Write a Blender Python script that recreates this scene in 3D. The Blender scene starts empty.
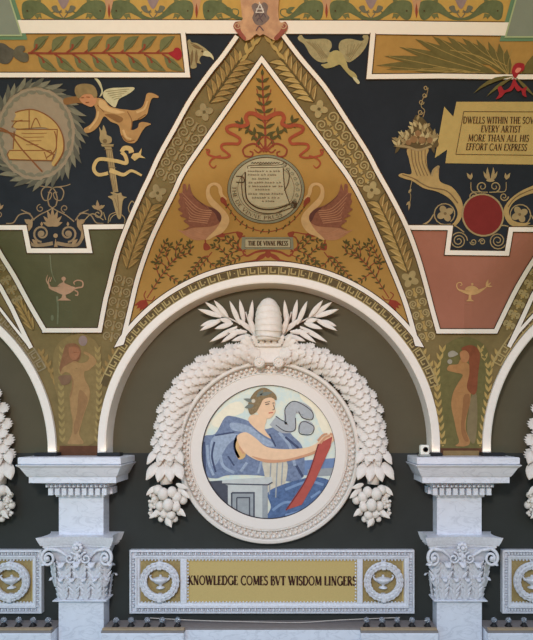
import bpy, bmesh, math, random
import numpy as np
from mathutils import Vector, Matrix
from mathutils.geometry import tessellate_polygon
random.seed(7)
SC = bpy.context.scene
COL = SC.collection
PI = math.pi
# ------------------------------------------------------------------ camera, world, lights
VX, VY, D, ZE = 296.0, 425.0, 5.0, 3.0      # vanishing point of the photo, camera distance (m), eye height
cam = bpy.data.cameras.new('camera'); cam_o = bpy.data.objects.new('camera', cam); COL.objects.link(cam_o)
cam_o.location = (0, -D, ZE); cam_o.rotation_euler = (PI/2, 0, 0)
cam.sensor_width = 36; cam.lens = 36*D/6.4
cam.shift_x = (266.5-VX)/640; cam.shift_y = (VY-320)/640
cam.clip_start = .05
SC.camera = cam_o
SC.view_settings.view_transform = 'Standard'; SC.view_settings.look = 'None'
SC.view_settings.exposure = 0.0; SC.view_settings.gamma = 1; SC.view_settings.use_curve_mapping = False
# solved light colours (linear RGB): world below and above, then lamps in watts
WLD_DOWN, WLD_UP = (0.229, 0.329, 0.0), (0.532, 0.634, 0.862)
LA, LB, LC, LD = (0.0, 0.0, 0.0), (6.66, 18.894, 27.707), (187.0, 170.5, 154.0), (32.794, 3.701, 0.0)
w = bpy.data.worlds.new('world'); SC.world = w; w.use_nodes = True
nt = w.node_tree; bg = nt.nodes['Background']
tc = nt.nodes.new('ShaderNodeTexCoord'); sep = nt.nodes.new('ShaderNodeSeparateXYZ')
mr = nt.nodes.new('ShaderNodeMapRange'); rp = nt.nodes.new('ShaderNodeValToRGB')
nt.links.new(tc.outputs['Generated'], sep.inputs[0]); nt.links.new(sep.outputs['Z'], mr.inputs[0])
mr.inputs[1].default_value = -1; mr.inputs[2].default_value = 1
rp.color_ramp.elements[0].position = .35; rp.color_ramp.elements[0].color = (*WLD_DOWN, 1)
rp.color_ramp.elements[1].position = .65; rp.color_ramp.elements[1].color = (*WLD_UP, 1)
nt.links.new(mr.outputs[0], rp.inputs[0]); nt.links.new(rp.outputs[0], bg.inputs[0]); bg.inputs[1].default_value = 1
def area(name, loc, target, sx, sy, power, col):
    l = bpy.data.lights.new(name, 'AREA'); l.shape = 'RECTANGLE'; l.size = sx; l.size_y = sy
    l.energy = power; l.color = col
    o = bpy.data.objects.new(name, l); COL.objects.link(o); o.location = loc
    o.rotation_euler = (Vector(target)-Vector(loc)).to_track_quat('-Z', 'Y').to_euler()
    return o
def lamp(name, loc, target, sx, sy, rgb, spread=180):
    p = max(rgb)
    if p <= 0: return
    o = area(name, loc, target, sx, sy, p, [c/p for c in rgb]); o.data.spread = math.radians(spread)
lamp('corridor_lamp_light', (.3, -3.4, ZE+3.0), (-.3, 0, ZE+.9), 1.6, .8, LA, 110)
lamp('hall_window_light', (-3.6, -6.8, ZE-.3), (-.4, 0, ZE-1.2), 4, 3, LB, 100)
lamp('added_key_light', (-.9, -6.2, ZE+2.3), (-.3, 0, ZE-.2), .8, .8, LC)  # added key light, gives the carving its shadows; no known source
lamp('added_vault_light', (0, -5.4, ZE-1.2), (-.3, -1.2, ZE+2.6), 4, 1, LD, 110)  # added warm fill aimed up at the vault, not a known lamp
UP_W = 0.12
# ------------------------------------------------------------------ place geometry
P0 = .15            # the arch and pier plane stands 15 cm in front of the lunette wall
ZS = ZE + (VY-456)/100
AX, BZ = 3.2, 4.0   # vault half span and rise
BAY = 3.69
ACX = (269-VX)/100*(D-P0)/D; ACZ = ZE+(VY-446)/100*(D-P0)/D; AR = 1.695*(D-P0)/D
def vault_depth(x, z):
    t = np.clip((z-ZS)/BZ, 0, .985)
    db = AX*(1-np.sqrt(1-t*t))
    xx = (x-ACX+BAY/2) % BAY - BAY/2
    r = np.sqrt(xx**2+(z-ACZ)**2)
    s = np.clip((r-AR)/.75, 0, 1); s = s*s*(3-2*s)
    s = np.where(z < ACZ, 1, s)
    return P0 + db*s
def RW(px, py, dep):
    f = (D-dep)/D/100
    return np.stack([(px-VX)*f, -dep+0*px, ZE+(VY-py)*f], -1)
def on_vault(px, py, lift=0):
    px = np.asarray(px, float); py = np.asarray(py, float)
    dep = np.full_like(px, P0)
    for i in range(60):
        f = (D-dep)/D/100
        dep = .5*dep+.5*vault_depth((px-VX)*f, ZE+(VY-py)*f)
    return RW(px, py, dep+lift)
def on_wall(dep):
    return lambda px, py, lift=0: RW(np.asarray(px, float), np.asarray(py, float), dep+lift)
def W(px, py, dep): return Vector(RW(np.float64(px), np.float64(py), dep))

# ------------------------------------------------------------------ materials
def lin(c): return tuple(((v/255)/12.92 if v/255 <= .04045 else ((v/255+.055)/1.055)**2.4) for v in c)
LIGHT = {'V': (.97, .84, .69), 'M': (.91, .86, .86), 'L': (.75, .80, .86), 'N': (1, 1, 1)}
MATS = {}
def mat(name, rgb, zone='V', rough=.75, var=.10, scale=18.0, bump=0.0, metal=0.0, second=None, mix=.5):
    if name in MATS: return MATS[name]
    L = LIGHT[zone]
    base = [min(.9, a/b) for a, b in zip(lin(rgb), L)]
    m = bpy.data.materials.new(name); m.use_nodes = True; n = m.node_tree.nodes; k = m.node_tree.links
    b = n['Principled BSDF']; b.inputs['Roughness'].default_value = rough; b.inputs['Metallic'].default_value = metal
    b.inputs['Specular IOR Level'].default_value = .08 if zone == 'V' or rough > .72 else .25
    t = n.new('ShaderNodeTexCoord'); no = n.new('ShaderNodeTexNoise'); no.inputs['Scale'].default_value = scale
    no.inputs['Detail'].default_value = 5; no.inputs['Roughness'].default_value = .65
    k.new(t.outputs['Object'], no.inputs['Vector'])
    r = n.new('ShaderNodeValToRGB'); k.new(no.outputs['Fac'], r.inputs[0])
    if second:
        s2 = [min(.9, a/b_) for a, b_ in zip(lin(second), L)]
        r.color_ramp.elements[0].color = (*base, 1); r.color_ramp.elements[1].color = (*s2, 1)
        r.color_ramp.elements[0].position = mix-.12; r.color_ramp.elements[1].position = mix+.12
    else:
        r.color_ramp.elements[0].color = (*[c*(1-var) for c in base], 1)
        r.color_ramp.elements[1].color = (*[min(.95, c*(1+var)) for c in base], 1)
        r.color_ramp.elements[0].position = .3; r.color_ramp.elements[1].position = .7
    k.new(r.outputs[0], b.inputs['Base Color'])
    if bump:
        bp = n.new('ShaderNodeBump'); bp.inputs['Strength'].default_value = bump; bp.inputs['Distance'].default_value = .01
        k.new(no.outputs['Fac'], bp.inputs['Height']); k.new(bp.outputs[0], b.inputs['Normal'])
    MATS[name] = m; return m
def marble_mat():
    m = mat('veined_marble', (221, 226, 236), 'N', rough=.35, var=.05, scale=9)
    n = m.node_tree.nodes; k = m.node_tree.links; b = n['Principled BSDF']
    src = b.inputs['Base Color'].links[0].from_socket
    t = n.new('ShaderNodeTexCoord'); mp = n.new('ShaderNodeMapping'); mp.inputs['Rotation'].default_value = (.3, .9, .5)
    k.new(t.outputs['Object'], mp.inputs[0])
    no = n.new('ShaderNodeTexNoise'); no.inputs['Scale'].default_value = 4; no.inputs['Detail'].default_value = 8; no.inputs['Distortion'].default_value = 1.6
    mp.inputs['Scale'].default_value = (1, 1, 2.4)
    k.new(mp.outputs[0], no.inputs['Vector'])
    r = n.new('ShaderNodeValToRGB'); e = r.color_ramp.elements
    e[0].position = .46; e[0].color = (0, 0, 0, 1); e[1].position = .54; e[1].color = (0, 0, 0, 1)
    c = e.new(.5); c.color = (.30, .30, .30, 1)
    k.new(no.outputs['Fac'], r.inputs[0])
    mx = n.new('ShaderNodeMix'); mx.data_type = 'RGBA'
    k.new(r.outputs[0], mx.inputs[0]); k.new(src, mx.inputs[6]); mx.inputs[7].default_value = (.36, .39, .46, 1)
    k.new(mx.outputs[2], b.inputs['Base Color'])
    return m
MARBLE = marble_mat()
PLASTER = mat('carved_plaster', (226, 221, 213), 'N', rough=.7, var=.06, scale=30)
CARVED = mat('carved_marble', (216, 219, 226), 'N', rough=.5, var=.12, scale=45)
WHITE = mat('white_paint_border', (230, 225, 216), 'N', var=.02)
DARK = mat('outline_brown_paint', (70, 50, 30), 'V')

# ------------------------------------------------------------------ scene helpers
def tag(o, label, cat, group=None):
    o['label'] = label; o['category'] = cat
    if group: o['group'] = group
    return o
def thing(name, loc, label, cat, group=None):
    o = bpy.data.objects.new(name, None); COL.objects.link(o); o.location = loc; o.empty_display_size = .05
    return tag(o, label, cat, group)
def link(name, verts, faces, m, parent=None, kind=None, smooth=False):
    me = bpy.data.meshes.new(name)
    off = Vector((0, 0, 0))
    p = parent
    while p is not None: off += p.location; p = p.parent
    me.from_pydata([tuple(Vector(v)-off) for v in verts], [], [tuple(f) for f in faces])
    if m: me.materials.append(m)
    if smooth:
        for f in me.polygons: f.use_smooth = True
    o = bpy.data.objects.new(name, me); COL.objects.link(o)
    if parent: o.parent = parent
    if kind: o['kind'] = kind
    return o
def linkbm(name, bm, m, parent=None, kind=None, smooth=False, recalc=True):
    if recalc: bmesh.ops.recalc_face_normals(bm, faces=bm.faces)
    vs = [v.co.copy() for v in bm.verts]; bm.verts.index_update()
    fs = [[v.index for v in f.verts] for f in bm.faces]
    bm.free()
    return link(name, vs, fs, m, parent, kind, smooth)
def copy_tree(o, dx, parent=None, label=None):
    c = o.copy(); COL.objects.link(c)
    if parent is not None: c.parent = parent
    else: c.location = o.location + Vector((dx, 0, 0))
    if label: c['label'] = label
    for ch in list(o.children): copy_tree(ch, 0, c)
    return c

# ------------------------------------------------------------------ 2-D drawing in photo pixels
def spline(pts, closed=False, n=6):
    pts = [Vector((p[0], p[1])) for p in pts]; N = len(pts); out = []
    rng = range(N) if closed else range(N-1)
    for i in rng:
        g = (lambda j: pts[j % N]) if closed else (lambda j: pts[max(0, min(N-1, j))])
        a, b, c, d = g(i-1), g(i), g(i+1), g(i+2)
        for k in range(n):
            t = k/n
            out.append(.5*((2*b)+(c-a)*t+(2*a-5*b+4*c-d)*t*t+(3*b-a-3*c+d)*t**3))
    if not closed: out.append(pts[-1])
    return [(p.x, p.y) for p in out]
class Zm:
    """draws in the coordinates of an enlarged crop: origin x0,y0 and scale s"""
    def __init__(self, x0=0, y0=0, s=1): self.x0, self.y0, self.s = x0, y0, s
    def t(self, pts): return [(self.x0+x/self.s, self.y0+y/self.s) for x, y in pts]
    def P(self, pts, holes=()):
        loops = [self.t(pts)]+[self.t(h) for h in holes]
        vs = [p for l in loops for p in l]
        tri = tessellate_polygon([[Vector((x, y, 0)) for x, y in l] for l in loops])
        return [(vs, [tuple(f) for f in tri])]
    def S(self, pts, n=5): return self.P(spline(pts, True, n))
    def E(self, cx, cy, rx, ry=None, rot=0, n=20):
        ry = rx if ry is None else ry; c, s = math.cos(rot), math.sin(rot)
        return self.P([(cx+rx*math.cos(a)*c-ry*math.sin(a)*s, cy+rx*math.cos(a)*s+ry*math.sin(a)*c) for a in [2*PI*i/n for i in range(n)]])
    def L(self, pts, w, w1=None, smooth=True, closed=False, n=6):
        """stroke; width runs from w to w1"""
        q = spline(pts, closed, n) if smooth and len(pts) > 2 else list(pts)
        if closed: q = q+[q[0]] if not smooth else q+[q[0]]
        q = self.t(q); N = len(q); w1 = w if w1 is None else w1
        vs = []; fs = []
        for i, (x, y) in enumerate(q):
            a = q[max(0, i-1)]; b = q[min(N-1, i+1)]
            if closed and (i == 0 or i == N-1): a = q[N-2]; b = q[1]
            dx, dy = b[0]-a[0], b[1]-a[1]; l = math.hypot(dx, dy) or 1
            # mitre for sharp corners
            k = 1.0
            if 0 < i < N-1:
                u = Vector((x-q[i-1][0], y-q[i-1][1])); v = Vector((q[i+1][0]-x, q[i+1][1]-y))
                if u.length > 1e-6 and v.length > 1e-6:
                    u.normalize(); v.normalize(); h = (u+v)
                    if h.length > .5:
                        h.normalize(); dx, dy, l = h.x, h.y, 1; k = min(1.6, 1/max(.5, h.dot(u)))
            ww = (w+(w1-w)*i/max(1, N-1))/self.s/2*k
            nx, ny = -dy/l*ww, dx/l*ww
            vs += [(x+nx, y+ny), (x-nx, y-ny)]
            if i: fs.append((2*i-2, 2*i-1, 2*i+1, 2*i))
        return [(vs, fs)]
    def leaf(self, b, t, w, bend=0.0):
        bx, by = b; dx, dy = t[0]-bx, t[1]-by; nx, ny = -dy, dx; l = math.hypot(dx, dy) or 1; nx /= l; ny /= l
        prof = [(0, .06), (.2, .62), (.4, 1), (.6, .88), (.8, .5), (1, 0)]
        c = lambda u: (bx+dx*u+nx*bend*l*4*u*(1-u), by+dy*u+ny*bend*l*4*u*(1-u))
        lft = [(c(u)[0]+nx*w/2*p, c(u)[1]+ny*w/2*p) for u, p in prof]
        rgt = [(c(u)[0]-nx*w/2*p, c(u)[1]-ny*w/2*p) for u, p in prof[:-1]]
        return self.P(lft+rgt[::-1])
    def spiral(self, cx, cy, r0, r1, a0, turns, w, w1=None):
        n = max(8, int(abs(turns)*16))
        pts = [(cx+(r0+(r1-r0)*i/n)*math.cos(a0+2*PI*turns*i/n), cy+(r0+(r1-r0)*i/n)*math.sin(a0+2*PI*turns*i/n)) for i in range(n+1)]
        return self.L(pts, w, w1, smooth=False)
px = Zm()
LAY = [0]
def soup(shapes):
    V = []; F = []
    for s in shapes:
        vs, fs = s; o = len(V); V += list(vs); F += [tuple(i+o for i in f) for f in fs]
    return V, F
def gridcut(V, F, step):
    bm = bmesh.new(); bv = [bm.verts.new((x, y, 0)) for x, y in V]
    for f in F:
        if len(set(f)) < 3: continue
        try: bm.faces.new([bv[i] for i in f])
        except ValueError: pass
    xs = [v[0] for v in V]; ys = [v[1] for v in V]
    for ax, lo, hi in ((0, min(xs), max(xs)), (1, min(ys), max(ys))):
        c = math.ceil(lo/step)*step
        while c < hi:
            co = [0, 0, 0]; no = [0, 0, 0]; co[ax] = c; no[ax] = 1
            bmesh.ops.bisect_plane(bm, geom=bm.verts[:]+bm.edges[:]+bm.faces[:], dist=1e-5, plane_co=co, plane_no=no)
            c += step
    bm.verts.index_update()
    V = [(v.co.x, v.co.y) for v in bm.verts]; F = [[v.index for v in f.verts] for f in bm.faces]
    bm.free(); return V, F
def paint(name, shapes, m, parent=None, k=1, surf=on_vault, kind=None, step=8, split=False):
    """lay px shapes on a surface; k = paint layer"""
    if split:
        return [paint(name, [s], m, parent, k, surf, kind, step) for s in shapes]
    LAY[0] = (LAY[0]+1) % 10; k += LAY[0]*.05
    V, F = soup(shapes)
    big = max((abs(V[f[i]][0]-V[f[i-1]][0])+abs(V[f[i]][1]-V[f[i-1]][1])) for f in F for i in range(len(f)))
    if surf is on_vault and big > step*.8: V, F = gridcut(V, F, step)
    a = np.array(V, float)
    co = surf(a[:, 0], a[:, 1], k*.0018 if k <= 1 else .0018+(k-1)*.0012)
    # wind every face towards the room
    out = []
    for f in F:
        ar = sum(V[f[i-1]][0]*V[f[i]][1]-V[f[i]][0]*V[f[i-1]][1] for i in range(len(f)))
        out.append(f if ar < 0 else f[::-1])
    return link(name, [Vector(c) for c in co], out, m, parent, kind)
def vthing(name, x, y, label, cat='painting', group=None, surf=on_vault):
    p = surf(np.array([x]), np.array([y]), 0.0)[0]
    return thing(name, Vector(p), label, cat, group)

# ------------------------------------------------------------------ roman lettering drawn from strokes
TK, TN = .15, .065
def arc(cx, cy, rx, ry, a0, a1, n=14):
    return [(cx+rx*math.cos(math.radians(a0+(a1-a0)*i/n)), cy+ry*math.sin(math.radians(a0+(a1-a0)*i/n))) for i in range(n+1)]
def sf(x, y, w=.24): return ([(x-w/2, y), (x+w/2, y)], .05, .05)
GL = {
 'A': (.78, [([(.06, 0), (.39, 1)], TN, TN), ([(.37, 1), (.70, 0)], TK, TK), ([(.18, .34), (.58, .34)], TN, TN), sf(.06, .02), sf(.70, .02)]),
 'B': (.60, [([(.14, 0), (.14, 1)], TK, TK), (arc(.30, .77, .20, .22, 90, -90), .09, .09), (arc(.32, .27, .25, .26, 90, -90), .10, .10), ([(.03, .98), (.30, .98)], .06, .06), ([(.14, .54), (.32, .54)], .06, .06), ([(.03, .02), (.32, .02)], .06, .06)]),
 'C': (.78, [(arc(.46, .5, .38, .48, 48, 312), .11, .11), ([(.70, .98), (.70, .74)], .05, .05), ([(.70, .02), (.70, .24)], .05, .05)]),
 'D': (.78, [([(.14, 0), (.14, 1)], TK, TK), (arc(.30, .5, .40, .48, 90, -90), .11, .11), ([(.03, .98), (.30, .98)], .06, .06), ([(.03, .02), (.30, .02)], .06, .06)]),
 'E': (.56, [([(.14, 0), (.14, 1)], TK, TK), ([(.03, .97), (.50, .97)], .06, .06), ([(.14, .52), (.42, .52)], .06, .06), ([(.03, .03), (.54, .03)], .06, .06), ([(.50, 1), (.50, .82)], .05, .05), ([(.53, 0), (.53, .2)], .05, .05)]),
 'F': (.54, [([(.14, 0), (.14, 1)], TK, TK), ([(.03, .97), (.50, .97)], .06, .06), ([(.14, .52), (.42, .52)], .06, .06), ([(.50, 1), (.50, .82)], .05, .05), sf(.14, .02)]),
 'G': (.82, [(arc(.46, .5, .38, .48, 48, 330), .11, .11), ([(.72, .45), (.72, .05)], .13, .13), ([(.58, .46), (.84, .46)], .05, .05), ([(.70, .98), (.70, .74)], .05, .05)]),
 'H': (.78, [([(.14, 0), (.14, 1)], TK, TK), ([(.64, 0), (.64, 1)], TK, TK), ([(.14, .52), (.64, .52)], .06, .06), sf(.14, .98), sf(.64, .98), sf(.14, .02), sf(.64, .02)]),
 'I': (.30, [([(.15, 0), (.15, 1)], TK, TK), sf(.15, .98), sf(.15, .02)]),
 'K': (.70, [([(.14, 0), (.14, 1)], TK, TK), ([(.20, .46), (.58, 1)], TN, TN), ([(.28, .56), (.66, 0)], TK, TK), sf(.14, .98), sf(.14, .02), sf(.58, .98, .2), sf(.66, .02, .2)]),
 'L': (.55, [([(.14, 0), (.14, 1)], TK, TK), ([(.03, .03), (.54, .03)], .06, .06), ([(.53, 0), (.53, .2)], .05, .05), sf(.14, .98)]),
 'M': (.94, [([(.12, 0), (.16, 1)], TN, TN), ([(.15, 1), (.46, .08)], TK, TK), ([(.46, .08), (.78, 1)], TN, TN), ([(.78, 1), (.82, 0)], TK, TK), sf(.12, .02), sf(.82, .02)]),
 'N': (.80, [([(.14, 0), (.14, 1)], TN, TN), ([(.12, 1), (.66, 0)], TK, TK), ([(.66, 0), (.66, 1)], TN, TN), sf(.14, .02), sf(.66, .98)]),
 'O': (.86, [(arc(.43, .5, .36, .47, 0, 360, 24), .10, .10)]),
 'P': (.58, [([(.14, 0), (.14, 1)], TK, TK), (arc(.30, .73, .22, .25, 90, -90), .10, .10), ([(.03, .98), (.30, .98)], .06, .06), ([(.14, .48), (.30, .48)], .06, .06), sf(.14, .02)]),
 'R': (.68, [([(.14, 0), (.14, 1)], TK, TK), (arc(.30, .75, .21, .23, 90, -90), .10, .10), ([(.03, .98), (.30, .98)], .06, .06), ([(.14, .52), (.30, .52)], .06, .06), ([(.30, .52), (.62, 0)], TK, TK), sf(.14, .02), sf(.64, .02, .18)]),
 'S': (.52, [(arc(.27, .75, .19, .22, 35, 250, 12)+arc(.25, .27, .21, .24, 70, -145, 12), .11, .11), ([(.45, .97), (.45, .78)], .05, .05), ([(.06, .03), (.06, .22)], .05, .05)]),
 'T': (.66, [([(.33, 0), (.33, 1)], TK, TK), ([(.03, .97), (.63, .97)], .06, .06), ([(.04, 1), (.04, .8)], .05, .05), ([(.62, 1), (.62, .8)], .05, .05), sf(.33, .02)]),
 'U': (.76, [([(.14, 1), (.14, .3)], TK, TK), (arc(.38, .3, .24, .28, 180, 360), .09, .09), ([(.62, 1), (.62, .3)], TN, TN), sf(.14, .98), sf(.62, .98)]),
 'V': (.76, [([(.08, 1), (.40, 0)], TK, TK), ([(.38, 0), (.70, 1)], TN, TN), sf(.08, .98), sf(.70, .98)]),
 'W': (1.08, [([(.07, 1), (.34, 0)], TK, TK), ([(.33, 0), (.55, .9)], TN, TN), ([(.50, 1), (.77, 0)], TK, TK), ([(.76, 0), (1.0, 1)], TN, TN), sf(.07, .98), sf(.5, .98), sf(1.0, .98)]),
 'X': (.74, [([(.08, 1), (.66, 0)], TK, TK), ([(.08, 0), (.66, 1)], TN, TN), sf(.08, .98, .2), sf(.66, .98, .2), sf(.08, .02, .2), sf(.66, .02, .2)]),
 'Y': (.72, [([(.06, 1), (.36, .45)], TK, TK), ([(.36, .45), (.66, 1)], TN, TN), ([(.36, 0), (.36, .5)], TK, TK), sf(.06, .98), sf(.66, .98), sf(.36, .02)]),
 ' ': (.30, []),
}
def text_width(s, gap=.06): return sum(GL[c][0]+gap for c in s)-gap
def text_shapes(s, fn, bold=1.0, gap=.06):
    """fn maps (u along, v up) in letter heights to px; widths measured through fn"""
    out = []; u = 0
    o = fn(0, 0); e = fn(0, 1); h = math.hypot(e[0]-o[0], e[1]-o[1])
    for c in s:
        wd, st = GL[c]
        for pts, a, b in st:
            out += px.L([fn(u+x, y) for x, y in pts], a*h*bold, b*h*bold, smooth=False)
        u += wd+gap
    return out
def line_fn(x0, y0, x1, y1, s, h, slant=0.0):
    """fit text s from x0,y0 to x1,y1 baseline with letter height h px"""
    n = text_width(s); dx, dy = (x1-x0)/n, (y1-y0)/n
    return lambda u, v: (x0+dx*u+slant*h*v, y0+dy*u-h*v)
# ------------------------------------------------------------------ colours of the painted vault
OLIVE = mat('olive_ground', (118, 97, 58), var=.14, scale=9)
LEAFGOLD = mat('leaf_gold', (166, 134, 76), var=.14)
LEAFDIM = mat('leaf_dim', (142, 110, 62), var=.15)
SCROLLGOLD = mat('scroll_gold', (160, 136, 88), var=.12)
SCROLLDARK = mat('scroll_shadow_paint', (94, 78, 46), var=.12)
GOLD = mat('gold_ground', (162, 120, 60), var=.07, scale=6)
FRIEZE = mat('frieze_gold', (182, 140, 70), var=.07)
LAUREL = mat('laurel_gold', (163, 121, 62), var=.07)
BLUE = mat('dark_blue_ground', (40, 42, 44), var=.12, scale=5)
GREEN = mat('green_ground', (87, 81, 53), var=.08, scale=5)
PINK = mat('pink_ground', (155, 98, 74), var=.05, scale=4)
FRET = mat('fret_gold', (164, 138, 86), var=.08)
BRONZE = mat('bronze_scroll', (152, 126, 84), var=.15)
BRONZED = mat('bronze_dark', (112, 88, 56), var=.15)
LGREEN = mat('laurel_green', (104, 100, 62), var=.14)
DGREEN = mat('sprig_green', (82, 72, 38), var=.15)
PALM = mat('palm_green', (102, 88, 48), var=.14)
PALML = mat('palm_rib', (152, 124, 68), var=.1)
DOLPH = mat('dolphin_green', (94, 96, 62), var=.2)
RED = mat('ribbon_red', (148, 70, 44), var=.14)
CRIMSON = mat('crimson', (148, 40, 42), var=.14)
BROWNRED = mat('twig_red', (132, 62, 42), var=.12)
TANSTONE = mat('tan_disc', (146, 124, 96), var=.07)
GREYLEAF = mat('grey_leaf', (120, 110, 86), var=.16)
GREYLEAFD = mat('grey_leaf_dark', (90, 84, 68), var=.14)
FLESH = mat('flesh_paint', (168, 124, 74), var=.12)
FLESHD = mat('flesh_brown', (128, 88, 50), var=.1)
FLESHL = mat('flesh_light', (194, 152, 98), var=.1)
HAIR = mat('brown_hair_paint', (134, 108, 68), var=.15)
FEATHER = mat('pale_feather', (186, 170, 126), var=.14)
FEATHERD = mat('dark_feather', (132, 114, 76), var=.12)
PARCH = mat('parchment_gold', (176, 145, 84), var=.07, scale=10)
INK = mat('brown_ink', (74, 54, 34), var=.05)
INKRED = mat('red_brown_ink', (128, 78, 44), var=.05)
SEAL = mat('seal_buff', (168, 152, 114), var=.07)
SEALG = mat('seal_grey_green', (126, 120, 92), var=.1)
SWANN = mat('swan_neck', (190, 150, 98), var=.1)
SWANB = mat('swan_body', (164, 114, 80), var=.12)
SWANW = mat('swan_wing_mauve', (128, 80, 58), var=.18, scale=40)
SWANL = mat('swan_wing_streak', (170, 120, 86), var=.12)
SWAND = mat('swan_wing_shade_paint', (92, 56, 46), var=.12)
MAUVE = mat('mauve', (136, 112, 104), var=.14)
# ------------------------------------------------------------------ setting: vault, walls, floor
def circ(cx, a0, a1, r=169.5, cy=446, n=40):
    return [(cx+r*math.cos(math.radians(a0+(a1-a0)*i/n)), cy-r*math.sin(math.radians(a0+(a1-a0)*i/n))) for i in range(n+1)]
CL, CM, CR = -113.0, 269.0, 652.0
out = [(-130, -44), (663, -44)]
aR = math.degrees(math.acos((663-CR)/169.5))
out += circ(CR, aR, 180)+[(482.5, 458), (438.5, 458)]+circ(CM, 0, 180, n=60)+[(99.5, 458), (56.5, 458)]
out += circ(CL, 0, math.degrees(math.acos((-130-CL)/169.5)), cy=452)
CEIL = paint('ceiling', px.P(out), OLIVE, None, -2, kind='structure', step=8)
def field(name, pts, m, k=1, holes=()): return paint(name, px.P(pts, holes), m, CEIL, k)
oL = [(237, 36), (222, 57), (210, 72), (190.6, 99.4), (173.8, 129.4), (159.7, 154.7), (149.4, 177), (141, 194.4), (127.8, 224.4), (117.5, 252.5), (109, 286), (105.3, 300.6), (99.7, 330.3)]
oR = [(283, 35), (300, 57.5), (320, 81), (330, 94.7), (348.8, 123.8), (367.5, 153), (377, 171), (391, 196), (406.3, 226), (417.5, 256), (425.5, 283.5), (431.3, 306), (438.3, 331.3)]
iL = [(261.7, 59), (227.8, 107.8), (199, 149), (183, 173), (173.8, 192.5), (160.7, 218.8), (149.4, 244), (138, 277), (129.7, 311), (122, 343)]
iR = [(261.7, 59), (288.5, 95), (310.8, 125.4), (333, 155.7), (349.5, 178.6), (363, 203), (374.4, 228), (385.6, 254.4), (397, 281), (407, 308), (417, 344)]
pL = [(-12, 232), (1, 255), (14.6, 277), (29, 303.6), (44.5, 330.3)]
pR = [(495.7, 331.3), (512.8, 296), (523, 277.5), (533, 261.5), (548, 240)]
def yx(line, y):
    for a, b in zip(line, line[1:]):
        if min(a[1], b[1]) <= y <= max(a[1], b[1]):
            return a[0]+(b[0]-a[0])*(y-a[1])/((b[1]-a[1]) or 1)
    return line[-1][0] if abs(y-line[-1][1]) < abs(y-line[0][1]) else line[0][0]
field('gold_field', spline(iL[:-1])[::-1]+spline(iR)[1:]+circ(CM, 34, 146, 182, n=40), GOLD)
notchL = [(-14, 227.5), (24.5, 227.5), (29, 250.7), (89.7, 250.7), (85.6, 227), (127, 226.5)]
notchR = [(407, 227.5), (450.5, 227.8), (447.3, 252.6), (507, 253.4), (511, 229.4), (552, 229.6)]
topL = [(oL[0][0]-2, 34), (-130, 33)]
field('blue_field', [(p[0], p[1]) for p in spline(oL) if p[1] < 226]+[(127, 226.5)]+notchL[::-1][1:]+[(-130, 227.5), (-130, 76), (188, 76), (183, 33), (236, 33)], BLUE)
field('blue_field', [(p[0], p[1]) for p in spline(oR) if p[1] < 227]+notchR+[(663, 229.6), (663, 77), (368, 77), (373, 33), (283, 33)], BLUE)
field('green_field', notchL+[p for p in spline(oL) if p[1] > 227]+[(44.5, 330.3)]+spline(pL)[::-1][1:], GREEN)
field('pink_field', notchR+spline(pR)[::-1][1:]+[p for p in spline(oR) if p[1] > 228][::-1], PINK)
field('laurel_field', [(-130, 32), (183, 32), (188, 75), (-130, 75)], LAUREL, 2)
field('palm_field', [(373, 33), (663, 35), (663, 76.5), (369, 77)], LAUREL, 2)
field('frieze_field', [(-130, -44), (663, -44), (663, 22), (-130, 20)], FRIEZE, 2)
CORN = mat('corner_green_frame', (98, 122, 88), var=.05)
CORNI = mat('corner_grey', (126, 126, 106), var=.06, scale=5)
CORNL = mat('corner_light_line', (158, 162, 116), var=.05)
for a in ([(15, 0), (27.5, 39.8)], [(510.8, 0), (499.5, 41.3)]):
    (x0, y0), (x1, y1) = a; sgn = -1 if x0 < 200 else 1; far = -130 if x0 < 200 else 663
    sl = (x1-x0)/(y1-y0)
    field('corner_frame', [(far, -44), (x0-44*sl, -44), (x1, y1), (far, y1)], CORN, 5)
    e = 5.2
    field('corner_panel', [(far, -44), (x0-44*sl+sgn*e, -44), (x1+sgn*6, y1-4.4), (far, y1-4.4)], CORNI, 7)
    paint('corner_line', px.L([(x0-44*sl+sgn*e, -44), (x1+sgn*6, y1-4.4), (far, y1-4.4)], 1.6, smooth=False), CORNL, CEIL, 8)
# white borders, each with its thin brown outline
TR = [0]
def trim(pts, w, closed=False, smooth=False, k=9):
    TR[0] += 1
    o = paint('trim_%d' % TR[0], px.L(pts, w, smooth=smooth, closed=closed), WHITE, None, k, kind='structure')
    paint('outline', px.L(pts, w+1.8, smooth=smooth, closed=closed), DARK, o, k-1.5)
    return o
trim([p for p in spline(oL)]+[(44.5, 330.3)]+spline(pL)[::-1], 4.4)
trim([p for p in spline(oR)]+spline(pR), 4.4)
trim(notchL, 4.6, k=8); trim(notchR, 4.6, k=8)
fr = circ(CM, 33.5, 146.5, 182.5, n=50)
trim(spline(iL)[::-1]+spline(iR)[1:]+fr, 4.4, closed=True)
trim([(-14, 270), (0, 286.6), (12, 308.5), (24.4, 335), (31, 348)], 4.2); trim([(-14, 296), (0, 309), (14, 327), (31, 348)], 2.6)
trim([(509, 347), (523, 317), (533, 295), (545, 277)], 4.2); trim([(509, 347), (518, 332.5), (533, 316), (547, 303)], 3.2)
trim([(183, 33), (187.6, 75), (-130, 75)], 4.6, k=8); trim([(663, 77), (500, 76.8), (440, 76), (369, 76.6), (373, 33)], 4.8, k=8)
t = trim([(-130, 26.7), (120, 26.6), (239, 27), (365, 27.3), (440, 28.3), (663, 30.6)], 13.2, k=6)
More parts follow.
